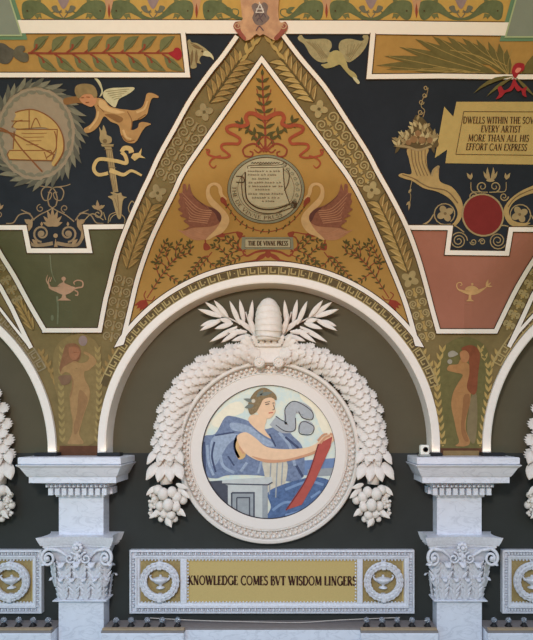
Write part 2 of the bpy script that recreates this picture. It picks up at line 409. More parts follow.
# carved white arches round the lunettes
def arch(cx_px, a0=0, a1=180, dz=0):
    TR[0] += 1
    bm = bmesh.new(); f = (D-P0)/D/100
    cx = (cx_px-VX)*f; n = 72; R0, R1 = 169.5*f, 162.2*f
    prof = [(R0+.006, -P0), (R0+.006, -P0-.03), (R1+.012, -P0-.035), (R1, -P0-.028), (R1-.004, 0)]
    path = []
    if a0 == 0: path.append((cx, ACZ-.115, 1, 0))
    for i in range(n+1):
        a = math.radians(a0+(a1-a0)*i/n); path.append((cx, ACZ+dz, math.cos(a), math.sin(a)))
    if a1 == 180: path.append((cx, ACZ-.115, -1, 0))
    rings = [[bm.verts.new((x+r*c, y, z+r*s)) for r, y in prof] for x, z, c, s in path]
    for a, b in zip(rings, rings[1:]):
        for j in range(len(prof)-1): bm.faces.new((a[j], a[j+1], b[j+1], b[j]))
    return linkbm('trim_%d' % TR[0], bm, mat('arch_white', (230, 225, 217), 'N', var=.03), kind='structure')
arch(CM); arch(CL, a0=0, a1=92, dz=-.058); arch(CR, a0=88, a1=180)
# lunette wall down to the floor
WALL = mat('olive_grey_wall', (86, 79, 64), 'M', rough=.8, var=.05, scale=4)
WALLD = mat('blue_grey_wall', (50, 54, 54), 'L', rough=.8, var=.07, scale=4)
def quad(name, x0, x1, y, z0, z1, m, kind='structure'):
    return link(name, [(x0, y, z0), (x1, y, z0), (x1, y, z1), (x0, y, z1)], [(0, 1, 2, 3)], m, None, kind)
quad('wall_lunette', -4.6, 4.6, 0, ZE-.28, ZE+1.9, WALL); quad('wall_back', -4.6, 4.6, 0, 0, ZE-.28, WALLD)
link('floor', [(-4.6, 0, 0), (-4.6, -6.5, 0), (4.6, -6.5, 0), (4.6, 0, 0)], [(0, 1, 2, 3)], mat('mosaic_floor', (150, 140, 125), 'N', second=(120, 110, 98)), None, 'structure')

# ------------------------------------------------------------------ rib bands: leaves, flowers, scrolls
def frame_at(fc, fw, u):
    a = fc(u-.01); b = fc(u+.01); c = fc(u); dx, dy = b[0]-a[0], b[1]-a[1]; l = math.hypot(dx, dy)
    return c, (dx/l, dy/l), (-dy/l, dx/l), fw(u)
def rib(name, A, B, secs, dim=False):
    """A, B: outer and inner border lines; u = photo row"""
    fc = lambda y: ((yx(A, y)+yx(B, y))/2, y)
    def fw(y):
        a = fc(y-2); b = fc(y+2); l = math.hypot(b[0]-a[0], b[1]-a[1]); return abs(yx(A, y)-yx(B, y))*4/l/2-2.6
    lv, dm, sc, sh, ol, hi = [], [], [], [], [], []
    for kind, y0, y1 in secs:
        y = y0
        while y < y1:
            c, t, n, hw = frame_at(fc, fw, y)
            step = 6.0
            pt = lambda s, q: (c[0]+t[0]*s+n[0]*q, c[1]+t[1]*s+n[1]*q)
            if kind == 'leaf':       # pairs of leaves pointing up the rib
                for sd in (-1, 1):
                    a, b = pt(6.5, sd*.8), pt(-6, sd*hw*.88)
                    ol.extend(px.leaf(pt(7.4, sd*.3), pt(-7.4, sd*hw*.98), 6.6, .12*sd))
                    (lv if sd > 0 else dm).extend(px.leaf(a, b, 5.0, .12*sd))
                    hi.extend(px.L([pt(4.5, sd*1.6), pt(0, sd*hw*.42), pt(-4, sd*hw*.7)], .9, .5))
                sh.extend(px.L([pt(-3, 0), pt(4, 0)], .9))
                step = 7.6*t[1]
            elif kind == 'scroll':
                for sd in (-1, 1):
                    q = sd*hw*.5
                    sc.extend(px.spiral(*pt(0, q), hw*.44, .6, math.atan2(t[1], t[0]), sd*1.6, 1.7, .9))
                    sc.extend(px.L([pt(6, q-sd*hw*.44), pt(-4, q-sd*hw*.5)], 1.3))
                lv.extend(px.P([pt(4, -2.4), pt(4, 2.4), pt(-1, .6), pt(-4, 2), pt(-4, -2), pt(-1, -.6)]))
                step = 11.5*t[1]
            elif kind == 'flower':
                for a in range(4):
                    ang = math.atan2(t[1], t[0])+PI/4+a*PI/2
                    sc.extend(px.E(c[0]+4.6*math.cos(ang), c[1]+4.6*math.sin(ang), 4.5, 3.4, ang))
                sh.extend(px.E(c[0], c[1], 1.6))
                step = 99
            y += max(step, 2.5)
    T = CEIL
    if ol: paint(name+'_leaf_edge', ol, SCROLLDARK, T, 1)
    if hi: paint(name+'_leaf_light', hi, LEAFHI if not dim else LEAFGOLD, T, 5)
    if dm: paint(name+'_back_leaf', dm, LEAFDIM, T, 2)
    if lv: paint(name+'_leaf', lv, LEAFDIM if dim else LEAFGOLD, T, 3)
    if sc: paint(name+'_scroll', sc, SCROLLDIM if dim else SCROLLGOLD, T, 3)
    if sh: paint(name+'_stem', sh, SCROLLDARK, T, 4)
LEAFHI = mat('leaf_highlight', (188, 158, 100), var=.1)
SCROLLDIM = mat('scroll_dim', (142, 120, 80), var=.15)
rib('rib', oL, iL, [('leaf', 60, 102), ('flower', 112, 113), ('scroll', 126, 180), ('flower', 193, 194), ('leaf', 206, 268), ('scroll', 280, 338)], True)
rib('rib', oR, iR, [('leaf', 60, 100), ('flower', 109, 110), ('scroll', 121, 180), ('flower', 190, 191), ('leaf', 203, 268), ('flower', 279, 280), ('scroll', 292, 340)])
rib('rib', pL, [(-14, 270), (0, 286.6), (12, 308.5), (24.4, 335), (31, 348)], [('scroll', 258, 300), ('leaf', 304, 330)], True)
rib('rib', pR[::-1], [(545, 277), (533, 295), (523, 317), (509, 347)], [('scroll', 262, 330)])
# leaves near the apex on the steep part
av = []
for sd, base in ((-1, (240, 62)), (1, (285, 60))):
    for i in range(3):
        x, y = base[0]-sd*(-6.5)*i*-1, base[1]-8*i
        x = base[0]-sd*6.2*i
        av += px.leaf((x, y), (x+2+sd*2, y-12), 4); av += px.leaf((x, y), (x-sd*9, y-9), 4)
paint('apex_leaf', av, LEAFGOLD, CEIL, 3)
# lower rib ends merging into the figure panels
for nm, cxs, rows in (('foot_leaf', None, None),):
    l1, l2 = [], []
    for y in range(352, 446, 6):
        for (x, sd) in ((yx(circ(CM, 100, 180, 178), y)-3, -1), (yx(circ(CL, 0, 80, 178), y)+3, 1), (yx(circ(CM, 0, 80, 178), y)+3, 1), (yx(circ(CR, 100, 180, 178), y)-3, -1)):
            tgt = l2 if x < 200 else l1
            tgt += px.leaf((x, y+4), (x-3.2, y-4), 3.2); tgt += px.leaf((x, y+4), (x+3.2, y-4), 3.2)
    paint('foot_leaf', l1, LEAFGOLD, CEIL, 2); paint('foot_leaf', l2, LEAFDIM, CEIL, 2)
# Greek key round the arches
def fret(cx, a0, a1, m, cy=446):
    R0 = 171.4; H = 8.2; Rm = 175; U = 10.2
    n = int(math.radians(abs(a1-a0))*Rm/U); sh = []
    key = [(0, 0), (0, 1), (.78, 1), (.78, .28), (.36, .28), (.36, .62)]
    for i in range(n):
        q = []
        for u, v in key+[]:
            a = math.radians(a0)+(i+u)*U/Rm*(1 if a1 > a0 else -1); r = R0+v*H
            q.append((cx+r*math.cos(a), cy-r*math.sin(a)))
        sh += px.L(q, 1.35, smooth=False)
        a = math.radians(a0)+(i)*U/Rm*(1 if a1 > a0 else -1); b = math.radians(a0)+(i-.22)*U/Rm*(1 if a1 > a0 else -1)
    arcs = px.L(circ(cx, a0, a1, 171.2, cy, n=60), 1.3, smooth=False)+px.L(circ(cx, a0, a1, 180.0, cy, n=60), 1.0, smooth=False)
    paint('key_fret', sh+arcs, m, CEIL, 3)
paint('fret_ground', px.L(circ(CM, 20, 160, 175.4, n=60), 10.5, smooth=False), mat('fret_ground', (92, 74, 46), var=.1), CEIL, 2)
fret(CM, 20, 160, FRET)
fret(CL, 28, 60, mat('fret_worn', (138, 118, 84), var=.2), 452); fret(CR, 152, 120, FRET)
# ------------------------------------------------------------------ painted things in the frieze
FRL = ['left end by the corner panel', None]
def dolphin(tx, mir, label):
    T = vthing('painted_dolphin', tx, 12, label, 'painting', 'green dolphins painted in the top frieze')
    f = lambda pts: [(tx+(-1 if mir else 1)*(x/6.66), y/6.66) for x, y in pts]
    body = [(-115, 40), (-100, 12), (-60, 0), (-10, 6), (35, 30), (75, 72), (115, 106), (180, 124), (230, 128), (180, 136), (105, 128), (45, 100), (15, 86), (-20, 92), (-45, 118), (-75, 134), (-100, 124), (-112, 90)]
    paint('body', px.S(f(body)), DOLPH, T, 3)
    paint('fin', px.P(f([(-35, 98), (-10, 128), (0, 112), (20, 124), (10, 88)]))+px.P(f([(-20, 4), (14, -12), (12, 18)])), LGREEN, T, 4)
    paint('eye', px.E(*f([(-78, 72)])[0], .9), INK, T, 5)
    paint('tail', px.L(f([(180, 130), (235, 118), (250, 90), (225, 78)]), 1.2), DOLPH, T, 3)
places = ['beside the left corner panel', 'fourth thistle side', '', '']
for i, (x, mir) in enumerate([(39, 0), (88.5, 1), (128, 0), (176, 1), (220, 0), (306, 1), (347, 0), (395, 1), (436, 0), (486, 1)]):
    wh = ['leftmost, next to the left grey-green corner panel', 'second from the left', 'third from the left', 'fourth from the left', 'just left of the pink cartouche',
          'just right of the pink cartouche', 'fourth from the right', 'third from the right', 'second from the right', 'rightmost, next to the right grey-green corner panel'][i]
    dolphin(x, mir, 'green painted dolphin in the top frieze, '+wh)
for i, x in enumerate((63.5, 153, 371, 461)):
    wh = ['first from the left', 'second from the left', 'second from the right', 'first from the right'][i]
    T = vthing('painted_thistle', x, 8, 'mauve thistle with curled leaves in the frieze, '+wh, 'painting', 'thistles in the top frieze')
    paint('bloom', px.S([(x-6, -3), (x-4, 4), (x, 9), (x+4, 4), (x+6, -3), (x, -5)]), MAUVE, T, 3)
    s = []
    for sd in (-1, 1):
        s += px.S([(x+sd*1, 12), (x+sd*5, 10.5), (x+sd*7, 5.5), (x+sd*12, 7), (x+sd*10, 11), (x+sd*6, 13)])
        s += px.L([(x, 18.5), (x+sd*4, 13), (x+sd*2, 10)], 1)
    paint('leaf', s, mat('thistle_leaf', (104, 98, 76), var=.1), T, 4)
for i, x in enumerate((109, 196.5, 326.5, 416.5)):
    wh = ['far left', 'left of the cartouche', 'right of the cartouche', 'far right'][i]
    T = vthing('painted_bud', x, 10, 'pinkish flower bud between two frieze dolphins, '+wh, 'painting', 'flower buds in the top frieze')
    paint('petal', px.P([(x-5, -3), (x-2.5, 9), (x, 18), (x+2.5, 9), (x+5, -3)]), mat('bud_pink', (176, 130, 92), var=.1), T, 4)
    paint('core', px.leaf((x, 18), (x, 3), 2.4), BROWNRED, T, 5)
for x, sd, wd in ((233, -1, 'left'), (286, 1, 'right')):
    T = vthing('painted_curl', x, 12, 'curled green frieze tendril touching the %s side of the pink cartouche' % wd, 'painting')
    paint('stem', px.L([(x-sd*-14, 19), (x-sd*-4, 18.5), (x-sd*4.5, 15), (x-sd*5, 10), (x, 9), (x+sd*1, 12)], 1.4, .9), DOLPH, T, 3)
    paint('leaf', px.leaf((x, 11), (x+sd*9, 7), 4)+px.leaf((x, 12), (x+sd*7, 13), 3), DOLPH, T, 4)
# cartouche over the triangle
z = Zm(220, 0, 6.66)
T = vthing('painted_cartouche', 261, 20, 'peach and pink scrolled cartouche at the peak of the gold triangle', 'painting')
paint('body', z.S([(138, -260), (142, 60), (150, 130), (105, 145), (88, 175), (105, 205), (140, 250), (165, 270), (200, 262), (240, 228), (265, 238), (290, 228), (340, 258), (375, 268), (400, 250), (440, 205), (452, 175), (435, 145), (400, 145), (388, 60), (392, -260)]), mat('cartouche_peach', (196, 148, 106), var=.14, scale=14, second=(172, 126, 92)), T, 12)
paint('side_curl', z.S([(105, 145), (88, 175), (105, 205), (140, 250), (165, 270), (172, 250), (140, 205), (130, 165)])+z.S([(435, 145), (452, 175), (440, 205), (400, 250), (375, 268), (360, 250), (400, 205), (415, 165)]), mat('cartouche_pink', (138, 74, 58), var=.12), T, 13)
paint('roll', z.spiral(115, 170, 24, 6, 0, 1.2, 8)+z.spiral(425, 170, 24, 6, PI, -1.2, 8), mat('cartouche_roll', (176, 136, 100)), T, 14)
paint('emblem', z.S([(210, 40), (235, 20), (262, 30), (295, 15), (320, 40), (312, 90), (330, 120), (300, 155), (268, 170), (235, 158), (215, 120), (225, 85)]), mat('emblem_grey', (116, 96, 84), var=.2, scale=30), T, 13)
paint('letter', z.L([(240, 80), (265, 25)], 6)+z.L([(290, 80), (268, 25)], 8)+z.L([(240, 60), (290, 60)], 6)+z.L([(236, 82), (294, 82)], 6)+z.L([(262, 12), (262, 30)], 5), mat('emblem_white', (206, 190, 170)), T, 15)
paint('figure_line', z.L([(235, 110), (255, 90), (270, 115), (290, 92), (305, 115)], 6)+z.L([(245, 140), (262, 120), (285, 145)], 6)+z.L([(240, 205), (262, 175), (290, 205)], 7), mat('emblem_dark', (88, 70, 70)), T, 14)

# ------------------------------------------------------------------ laurel branch panel, palm panel
T = vthing('painted_laurel_branch', 100, 53, 'long green laurel branch with red berries and a red flower in gold panel', 'painting')
paint('stem', px.L([(28, 53), (60, 53.4), (100, 53), (140, 53), (172, 53.2)], 2.2, 1.6), BROWNRED, T, 4)
for i in range(8):
    x = 34+i*18.0
    lf = px.leaf((x, 51.5), (x+15, 36), 10, -.12)
    paint('leaf', lf, LGREEN, T, 5); paint('vein', px.L([(x+2, 50), (x+12, 39)], .6), DGREEN, T, 6)
    paint('leaf', px.leaf((x+4, 55), (x+24, 71), 10, .10), LGREEN, T, 5); paint('vein', px.L([(x+7, 58), (x+20, 68)], .6), DGREEN, T, 6)
    paint('berry_twig', px.L([(x-4, 53), (x+2, 48), (x+2.5, 44)], 1.6, 2.4)+px.L([(x+2, 54), (x+8, 58), (x+10, 63)], 1.4, 2.4), BROWNRED, T, 5)
paint('flower', px.S([(168, 53), (173, 51), (175, 48), (179, 48), (181.5, 52), (181.5, 57), (178, 60), (174, 58)]), CRIMSON, T, 6)
T = vthing('painted_bow', 12, 54, 'dark bronze knotted bow tying the laurel branch at the left edge', 'painting')
paint('bow_loop', px.S([(-8, 45), (2, 43), (9, 47), (15, 52), (10, 62), (4, 64), (-4, 61), (-10, 56)]), mat('bow_bronze', (84, 76, 62), var=.2), T, 5)
paint('ribbon_end', px.S([(14, 50), (18, 46), (24, 46), (25, 50), (23, 52), (28, 54), (28, 61), (22, 62), (14, 57)]), mat('bow_bronze2', (92, 82, 62), var=.2), T, 6)
T = vthing('painted_palm', 440, 56, 'large olive green palm branch lying along the right gold panel', 'painting')
tips = [(376, 65.5, .04), (384, 56, .02), (399, 47, 0), (415, 39, -.02), (432, 36, -.03), (447, 36.5, -.04), (462, 38, -.05), (476, 39, -.05), (386, 69.5, .06), (403, 69.5, .08), (416, 68, .08), (428, 67, .08), (437, 71.5, .1), (455, 73, .1), (488, 41, -.06), (499, 43, -.06), (507, 49, -.06)]
for i, (x, y, b) in enumerate(tips):
    base = (min(510, max(x+45, 478+i*1.2)), 55+min(22, max(2, (y-36)*.5+10)))
    if x > 470: base = (509, 76)
    paint('frond', px.leaf(base, (x, y), 12 if x < 470 else 10, b), PALM, T, 4+(i % 2))
    paint('rib', px.L([base, ((base[0]+x)/2, (base[1]+y)/2-b*30), (x+5, y+.5)], .8, .5), PALML, T, 6)
paint('stem', px.L([(512, 79), (500, 68), (478, 56), (450, 50)], 1.8, .8), PALML, T, 7)
T = vthing('painted_palm', 540, 56, 'second palm branch, only its cut tips seen at the right edge', 'painting')
for tx, ty in ((545, 45), (560, 52), (566, 62)): paint('frond', px.leaf((520, 78), (tx, ty), 8), PALM, T, 4)
z = Zm(433, 50, 5.33)
T = vthing('painted_bow', 518, 80, 'crimson ribbon bow tying the palm branches above the gold tablet', 'painting')
paint('palm_tail', z.leaf((430, 140), (215, 232), 22, .1)+z.leaf((430, 145), (285, 248), 18, .05)+z.leaf((440, 145), (545, 250), 18), PALM, T, 10)
paint('bow_loop', z.S([(425, 135), (420, 110), (432, 80), (455, 68), (485, 75), (485, 105), (460, 122), (440, 150)]), CRIMSON, T, 11)
paint('bow_lining', z.S([(438, 112), (450, 95), (470, 98), (462, 115), (445, 122)]), mat('bow_lining', (206, 120, 96)), T, 12)
paint('ribbon_end', z.S([(430, 150), (412, 195), (380, 215), (362, 190), (345, 205), (352, 235), (335, 262), (365, 250), (385, 228), (420, 215), (438, 180)])+z.S([(436, 150), (435, 195), (452, 220), (470, 215), (478, 240), (498, 250), (494, 225), (500, 195), (478, 205), (462, 195), (446, 175)]), CRIMSON, T, 11)

# ------------------------------------------------------------------ birds
z = Zm(140, 0, 6.66)
T = vthing('painted_eagle_head', 200, 52, 'bronze eagle head with hooked beak on the dark blue corner', 'painting')
paint('head', z.S([(316, 275), (330, 262), (345, 282), (380, 288), (430, 318), (455, 340), (480, 362), (490, 395), (470, 380), (440, 375), (410, 372), (395, 400), (405, 425), (380, 420), (375, 450), (340, 455), (335, 420), (328, 360), (320, 310)]), mat('eagle_bronze', (150, 130, 88), var=.2, scale=50), T, 3)
paint('beak', z.S([(430, 340), (460, 345), (484, 370), (491, 398), (470, 380), (440, 374), (420, 365)]), FEATHER, T, 4)
paint('feather', z.leaf((350, 330), (340, 440), 20)+z.leaf((375, 330), (375, 440), 20)+z.leaf((345, 300), (410, 330), 16)+z.L([(335, 285), (380, 305), (420, 330)], 6), BRONZED, T, 4)
paint('eye', z.E(415, 342, 7), INK, T, 5)
z = Zm(290, 0, 6.66)
T = vthing('painted_goose', 333, 55, 'pale flying goose with spread wings, head down, on dark blue', 'painting')
paint('wing', z.S([(60, 270), (52, 248), (75, 232), (95, 255), (130, 262), (230, 258), (270, 275), (278, 310), (262, 345), (300, 350), (250, 410), (190, 410), (140, 370), (110, 320), (90, 290)]), mat('goose_wing', (152, 134, 92), var=.18, scale=40), T, 3)
paint('wing', z.S([(330, 340), (325, 300), (345, 268), (400, 258), (470, 272), (492, 262), (482, 245), (500, 228), (522, 240), (520, 275), (500, 320), (460, 370), (390, 415), (350, 370)]), mat('goose_wing', (152, 134, 92), var=.18, scale=40), T, 3)
paint('feather', sum([z.L([(110+i*18, 275+i*4), (170+i*16, 330+i*8), (215+i*12, 395-i*3)], 5) for i in range(5)], [])+sum([z.L([(480-i*24, 285+i*4), (440-i*14, 340+i*4), (400-i*8, 400-i*10)], 5) for i in range(5)], []), FEATHERD, T, 4)
paint('body', z.S([(245, 400), (270, 350), (310, 335), (345, 355), (375, 410), (390, 455), (430, 485), (446, 510), (440, 530), (400, 505), (360, 462), (330, 430), (290, 445), (240, 455), (215, 440), (208, 430), (250, 420)]), mat('goose_body', (160, 140, 88), var=.14), T, 5)
paint('beak', Zm(330, 60, 5.33).S([(120, 90), (140, 95), (158, 118), (150, 128), (132, 112)]), FEATHER, T, 6)

# ------------------------------------------------------------------ left panel: disc, cherub, torch, scrollwork
z = Zm(0, 75, 5.33)
T = vthing('painted_medallion', 36, 135, 'round tan medallion of measuring tools ringed by grey leaves, held by the cherub', 'painting')
cx, cy, rx, ry = 190, 312, 225, 268
paint('disc', z.E(cx, cy, rx, ry, 0, 40), TANSTONE, T, 3)
for i in range(52):
    a = -2*PI*i/52; k = .93+.05*((i*7) % 3)
    b = (cx+rx*.93*math.cos(a), cy+ry*.93*math.sin(a)); a2 = a+.30
    t_ = (cx+(rx+52)*math.cos(a2)*k, cy+(ry+34)*math.sin(a2)*k)
    if t_[0] < -120: continue
    paint('leaf', z.leaf(b, t_, 26, .06), GREYLEAF if i % 2 else GREYLEAFD, T, 4+(i % 3))
    a3 = a+.3; b3 = (cx+rx*.86*math.cos(a), cy+ry*.86*math.sin(a)); t3 = (cx+rx*.84*math.cos(a3), cy+ry*.84*math.sin(a3))
    if i % 2: paint('leaf', z.leaf(b3, t3, 22, .1), GREYLEAF, T, 4)
paint('parchment', z.P([(85, 290), (305, 290), (300, 400), (280, 455), (50, 450), (38, 420), (55, 400), (70, 395)])+z.S([(80, 200), (120, 188), (180, 185), (250, 215), (305, 265), (335, 330), (335, 400), (315, 450), (290, 485), (275, 470), (300, 420), (295, 330), (240, 280), (85, 285), (75, 240), (85, 215)]), mat('tool_gold', (178, 140, 80), var=.08), T, 7)
ol = z.L([(80, 200), (120, 188), (180, 185), (250, 215), (305, 265), (335, 330), (338, 400), (315, 450), (290, 485)], 6)+z.L([(85, 290), (305, 290), (300, 395)], 5, smooth=False)
ol += z.L([(50, 402), (270, 402), (285, 430), (275, 456), (50, 450), (38, 425), (50, 402)], 5, smooth=False)
ol += z.L([(-60, 270), (40, 300), (120, 400), (225, 515)], 8)+z.L([(-60, 285), (60, 310), (160, 360), (290, 425)], 8)+z.L([(155, 180), (155, 290)], 5)+z.L([(60, 245), (160, 245)], 5)+z.L([(62, 280), (85, 250), (120, 240)], 5)+z.L([(165, 285), (190, 230), (215, 275)], 5)
ol += z.L([(290, 300), (300, 340), (295, 400), (250, 440)], 6)+z.L([(235, 410), (250, 450)], 5)+z.L([(75, 300), (70, 395)], 5)
for r in range(4): ol += z.L([(115+r*8, 310+r*20), (150, 312+r*20), (250-r*15, 310+r*20)], 3)
paint('tool_outline', ol, INKRED, T, 8)
z = Zm(55, 70, 4.845)
T = vthing('painted_cherub', 108, 112, 'flying winged cherub reaching towards the round tan medallion', 'painting')
paint('wing', z.S([(215, 130), (225, 100), (205, 60), (190, 40), (200, 38), (222, 62), (232, 110)])+z.S([(232, 120), (240, 100), (270, 88), (330, 85), (382, 84), (378, 100), (345, 122), (310, 142), (292, 180), (265, 165), (240, 140)]), FEATHER, T, 4)
paint('feather_line', sum([z.L([(245+i*10, 105+i*10), (300, 98+i*10), (360-i*12, 92+i*11)], 3) for i in range(5)], []), FEATHERD, T, 5)
body = [(180, 150), (205, 135), (240, 145), (265, 175), (310, 188), (345, 192), (385, 195), (420, 180), (435, 150), (445, 115), (470, 112), (498, 125), (500, 135), (470, 138), (455, 180), (445, 215), (415, 238), (375, 250), (372, 290), (400, 280), (408, 258), (430, 252), (465, 262), (440, 275), (420, 300), (395, 345), (370, 355), (340, 345), (320, 315), (308, 268), (270, 250), (238, 225), (215, 265), (185, 295), (150, 305), (140, 285), (170, 265), (195, 230), (198, 190)]
paint('body', z.S(body), FLESH, T, 6)
paint('arm', z.S([(40, 145), (52, 135), (115, 128), (160, 150), (165, 165), (110, 160), (55, 168), (42, 160)]), FLESHD, T, 6)
paint('shading', z.S([(240, 215), (270, 235), (310, 255), (330, 235), (290, 215)])+z.L([(350, 200), (372, 245), (368, 290)], 5)+z.L([(205, 170), (238, 205)], 4)+z.L([(322, 315), (350, 345), (385, 340)], 6)+z.L([(400, 240), (440, 215)], 6), FLESHD, T, 7)
paint('highlight', z.S([(215, 145), (240, 152), (262, 180), (310, 196), (340, 205), (300, 212), (250, 200), (215, 180)])+z.L([(395, 205), (432, 188), (448, 150)], 12, 8)+z.L([(330, 290), (345, 325), (370, 335)], 10)+z.L([(210, 200), (200, 240), (165, 285)], 9), FLESHL, T, 7)
paint('face', z.S([(115, 130), (135, 112), (175, 112), (200, 125), (198, 160), (175, 178), (150, 170), (130, 158)]), mat('cherub_face', (182, 122, 80), var=.08), T, 7)
paint('hair', z.S([(102, 122), (95, 100), (105, 75), (140, 66), (180, 72), (200, 95), (205, 125), (190, 135), (175, 118), (140, 118), (115, 138)]), HAIR, T, 8)
paint('eye', z.L([(128, 135), (140, 132)], 4)+z.L([(152, 130), (168, 132)], 4)+z.L([(148, 158), (166, 156)], 5, 3), INKRED, T, 9)
z = Zm(80, 120, 6.4)
T = vthing('painted_torch', 114, 170, 'upright bronze torch with flame, wound by a gold ribbon, below the cherub', 'painting')
paint('flame', z.S([(125, 120), (128, 85), (122, 45), (140, 68), (150, 32), (168, 75), (172, 95), (200, 110), (202, 140), (180, 152), (140, 150)]), BRONZE, T, 4)
paint('shaft', z.P([(135, 155), (217, 155), (212, 168), (200, 172), (205, 190), (220, 280), (245, 460), (212, 460), (190, 350), (165, 190), (155, 172), (140, 168)]), BRONZE, T, 4)
paint('flute', sum([z.L([(172+i*13, 192), (188+i*13, 320), (216+i*8, 455)], 3) for i in range(3)], [])+z.L([(150, 170), (215, 170)], 4)+z.L([(155, 190), (210, 190)], 4)+z.E(160, 135, 14, 14)+z.L([(165, 250), (222, 250)], 4)+z.L([(180, 305), (232, 305)], 4), BRONZED, T, 5)
paint('ribbon', z.L([(265, 205), (285, 180), (320, 185), (330, 210)], 26, 34)+z.L([(265, 205), (290, 230), (295, 275), (230, 262), (130, 250), (95, 280), (90, 320), (120, 350), (180, 340)], 24, 22)+z.L([(190, 320), (230, 335), (280, 350), (330, 325), (395, 355)], 30, 14)+z.P([(340, 215), (375, 210), (395, 180), (390, 225), (420, 245), (380, 240), (350, 262), (325, 240)]), mat('ribbon_gold', (188, 154, 96), var=.14), T, 6)
paint('base_leaf', z.S([(212, 460), (195, 465), (210, 480), (178, 490), (205, 510), (215, 540), (240, 625), (262, 625), (270, 540), (280, 505), (300, 495), (272, 485), (262, 465), (240, 470)]), BRONZE, T, 6)
paint('base_line', z.L([(240, 480), (245, 540), (250, 610)], 4)+z.L([(222, 500), (240, 560)], 3), BRONZED, T, 7)
z = Zm(0, 170, 5.33)
T = vthing('painted_scrollwork', 56, 225, 'bronze palmette and spiral scrollwork under the tan medallion', 'painting')
sc = []; lf = []
for sd in (-1, 1):
    m = lambda pts: [(296+sd*(x-296)*1.0-8*(sd < 0)*0, y) for x, y in pts]
    q = lambda pts: [((x if sd > 0 else 560-x), y) for x, y in pts]
    sc += z.L(q([(262, 190), (255, 150), (275, 100), (320, 92), (340, 120), (325, 160), (295, 155), (285, 125), (305, 118)]), 7, 5)
    sc += z.L(q([(262, 190), (300, 215), (350, 240), (395, 275)]), 6)+z.spiral(q([(345, 205)])[0][0], 205, 22, 6, PI/2*sd, 1.1*sd, 5)
    sc += z.L(q([(270, 95), (345, 85), (375, 75)]), 5)
    cx2 = 362 if sd > 0 else 222
    sc += z.spiral(cx2, 338, 46, 10, PI*.5, -sd*1.5, 11, 9)+z.E(cx2, 338, 15)
    sc += z.L([(cx2-sd*60, 390), (cx2, 400), (cx2+sd*55, 395), (cx2+sd*78, 340), (cx2+sd*62, 275), (cx2+sd*90, 270)], 20, 12)
    lf += z.leaf((cx2+sd*72, 330), (cx2+sd*50, 255), 26)+z.leaf((cx2+sd*60, 290), (cx2+sd*92, 262), 22)+z.leaf((cx2+sd*75, 380), (cx2+sd*85, 310), 20)
    lf += z.leaf((cx2+sd*20, 398), (cx2+sd*52, 368), 20)+z.leaf((cx2, 300), (cx2-sd*0, 275), 14)
    sc += z.L([(cx2+sd*40, 268), (cx2+sd*70, 232), (cx2+sd*120, 240), (cx2+sd*150, 280), (cx2+sd*190, 285)], 7, 6)
    sc += z.L([(cx2+sd*60, 235), (cx2+sd*110, 212)], 9, 4)
    fx = cx2+sd*158 if sd > 0 else -5
    lf += z.leaf((fx, 215), (fx, 165), 18)+z.leaf((fx, 212), (fx-22, 185), 14)+z.leaf((fx, 212), (fx+24, 185), 14)
    sc += z.spiral(fx, 235, 24, 6, -PI/2, sd*1.2, 5)
for a in (-70, -45, -20, 0, 20, 45, 70):
    r = 105-abs(a)*.6; A = math.radians(a)
    lf += z.leaf((280, 300), (280+r*math.sin(A)*.9, 300-r*math.cos(A)), 22)
lf += z.E(296, 350, 12)+z.P([(288, 410), (296, 365), (308, 410)])
paint('scroll', sc, mat('scroll_bronze', (140, 114, 82), var=.15), T, 3); paint('palmette', lf, mat('palmette_bronze', (150, 120, 84), var=.15), T, 5, split=True)
z = Zm(80, 120, 6.4)
T = vthing('painted_scrollwork', 104, 220, 'thin bronze tendrils and small lily at the torch foot', 'painting')
paint('tendril', z.L([(30, 640), (80, 600), (150, 640)], 6)+z.spiral(115, 602, 32, 8, -PI/2, 1.2, 5)+z.spiral(250, 650, 60, 20, PI, .9, 5)+z.L([(150, 590), (165, 640)], 5)+z.L([(320, 600), (310, 560), (330, 520), (345, 530)], 6)+z.L([(180, 660), (190, 610), (230, 590)], 5), BRONZE, T, 3)
paint('lily', z.leaf((115, 575), (110, 512), 22)+z.leaf((112, 570), (75, 548), 20)+z.leaf((118, 570), (160, 545), 20), BRONZE, T, 4)

# ------------------------------------------------------------------ right panel: tablet, cornucopia, oval
z = Zm(433, 50, 5.33)
T = vthing('painted_tablet', 500, 130, 'gold notched tablet lettered with a verse on dark blue', 'painting')
paint('board', z.P([(125, 276), (640, 276), (620, 612), (66, 603), (76, 530), (10, 575), (60, 302), (108, 355)]), PARCH, T, 3)
paint('line_frame', z.L([(620, 330), (164, 328), (122, 556), (620, 562)], 3.2, smooth=False), INK, T, 5)
ls = []
for s, x0, y0, x1, y1, sl in (('DWELLS WITHIN THE SOVL', 160, 391, 553, 393, .06), ('EVERY ARTIST', 255, 438, 467, 440, .1), ('MORE THAN ALL HIS', 186, 486, 510, 489, .12), ('EFFORT CAN EXPRESS', 175, 533, 499, 537, .14)):
    f = line_fn(x0, y0, x1, y1, s, 36, sl)
    q = text_shapes(s, lambda u, v: (z.x0+f(u, v)[0]/z.s, z.y0+f(u, v)[1]/z.s), 1.0)
    ls += q
paint('lettering', ls, mat('verse_ink', (66, 44, 26)), T, 6)
z = Zm(390, 120, 4.925)
T = vthing('painted_cornucopia', 430, 180, 'fluted gold cornucopia full of leaves left of the red oval', 'painting')
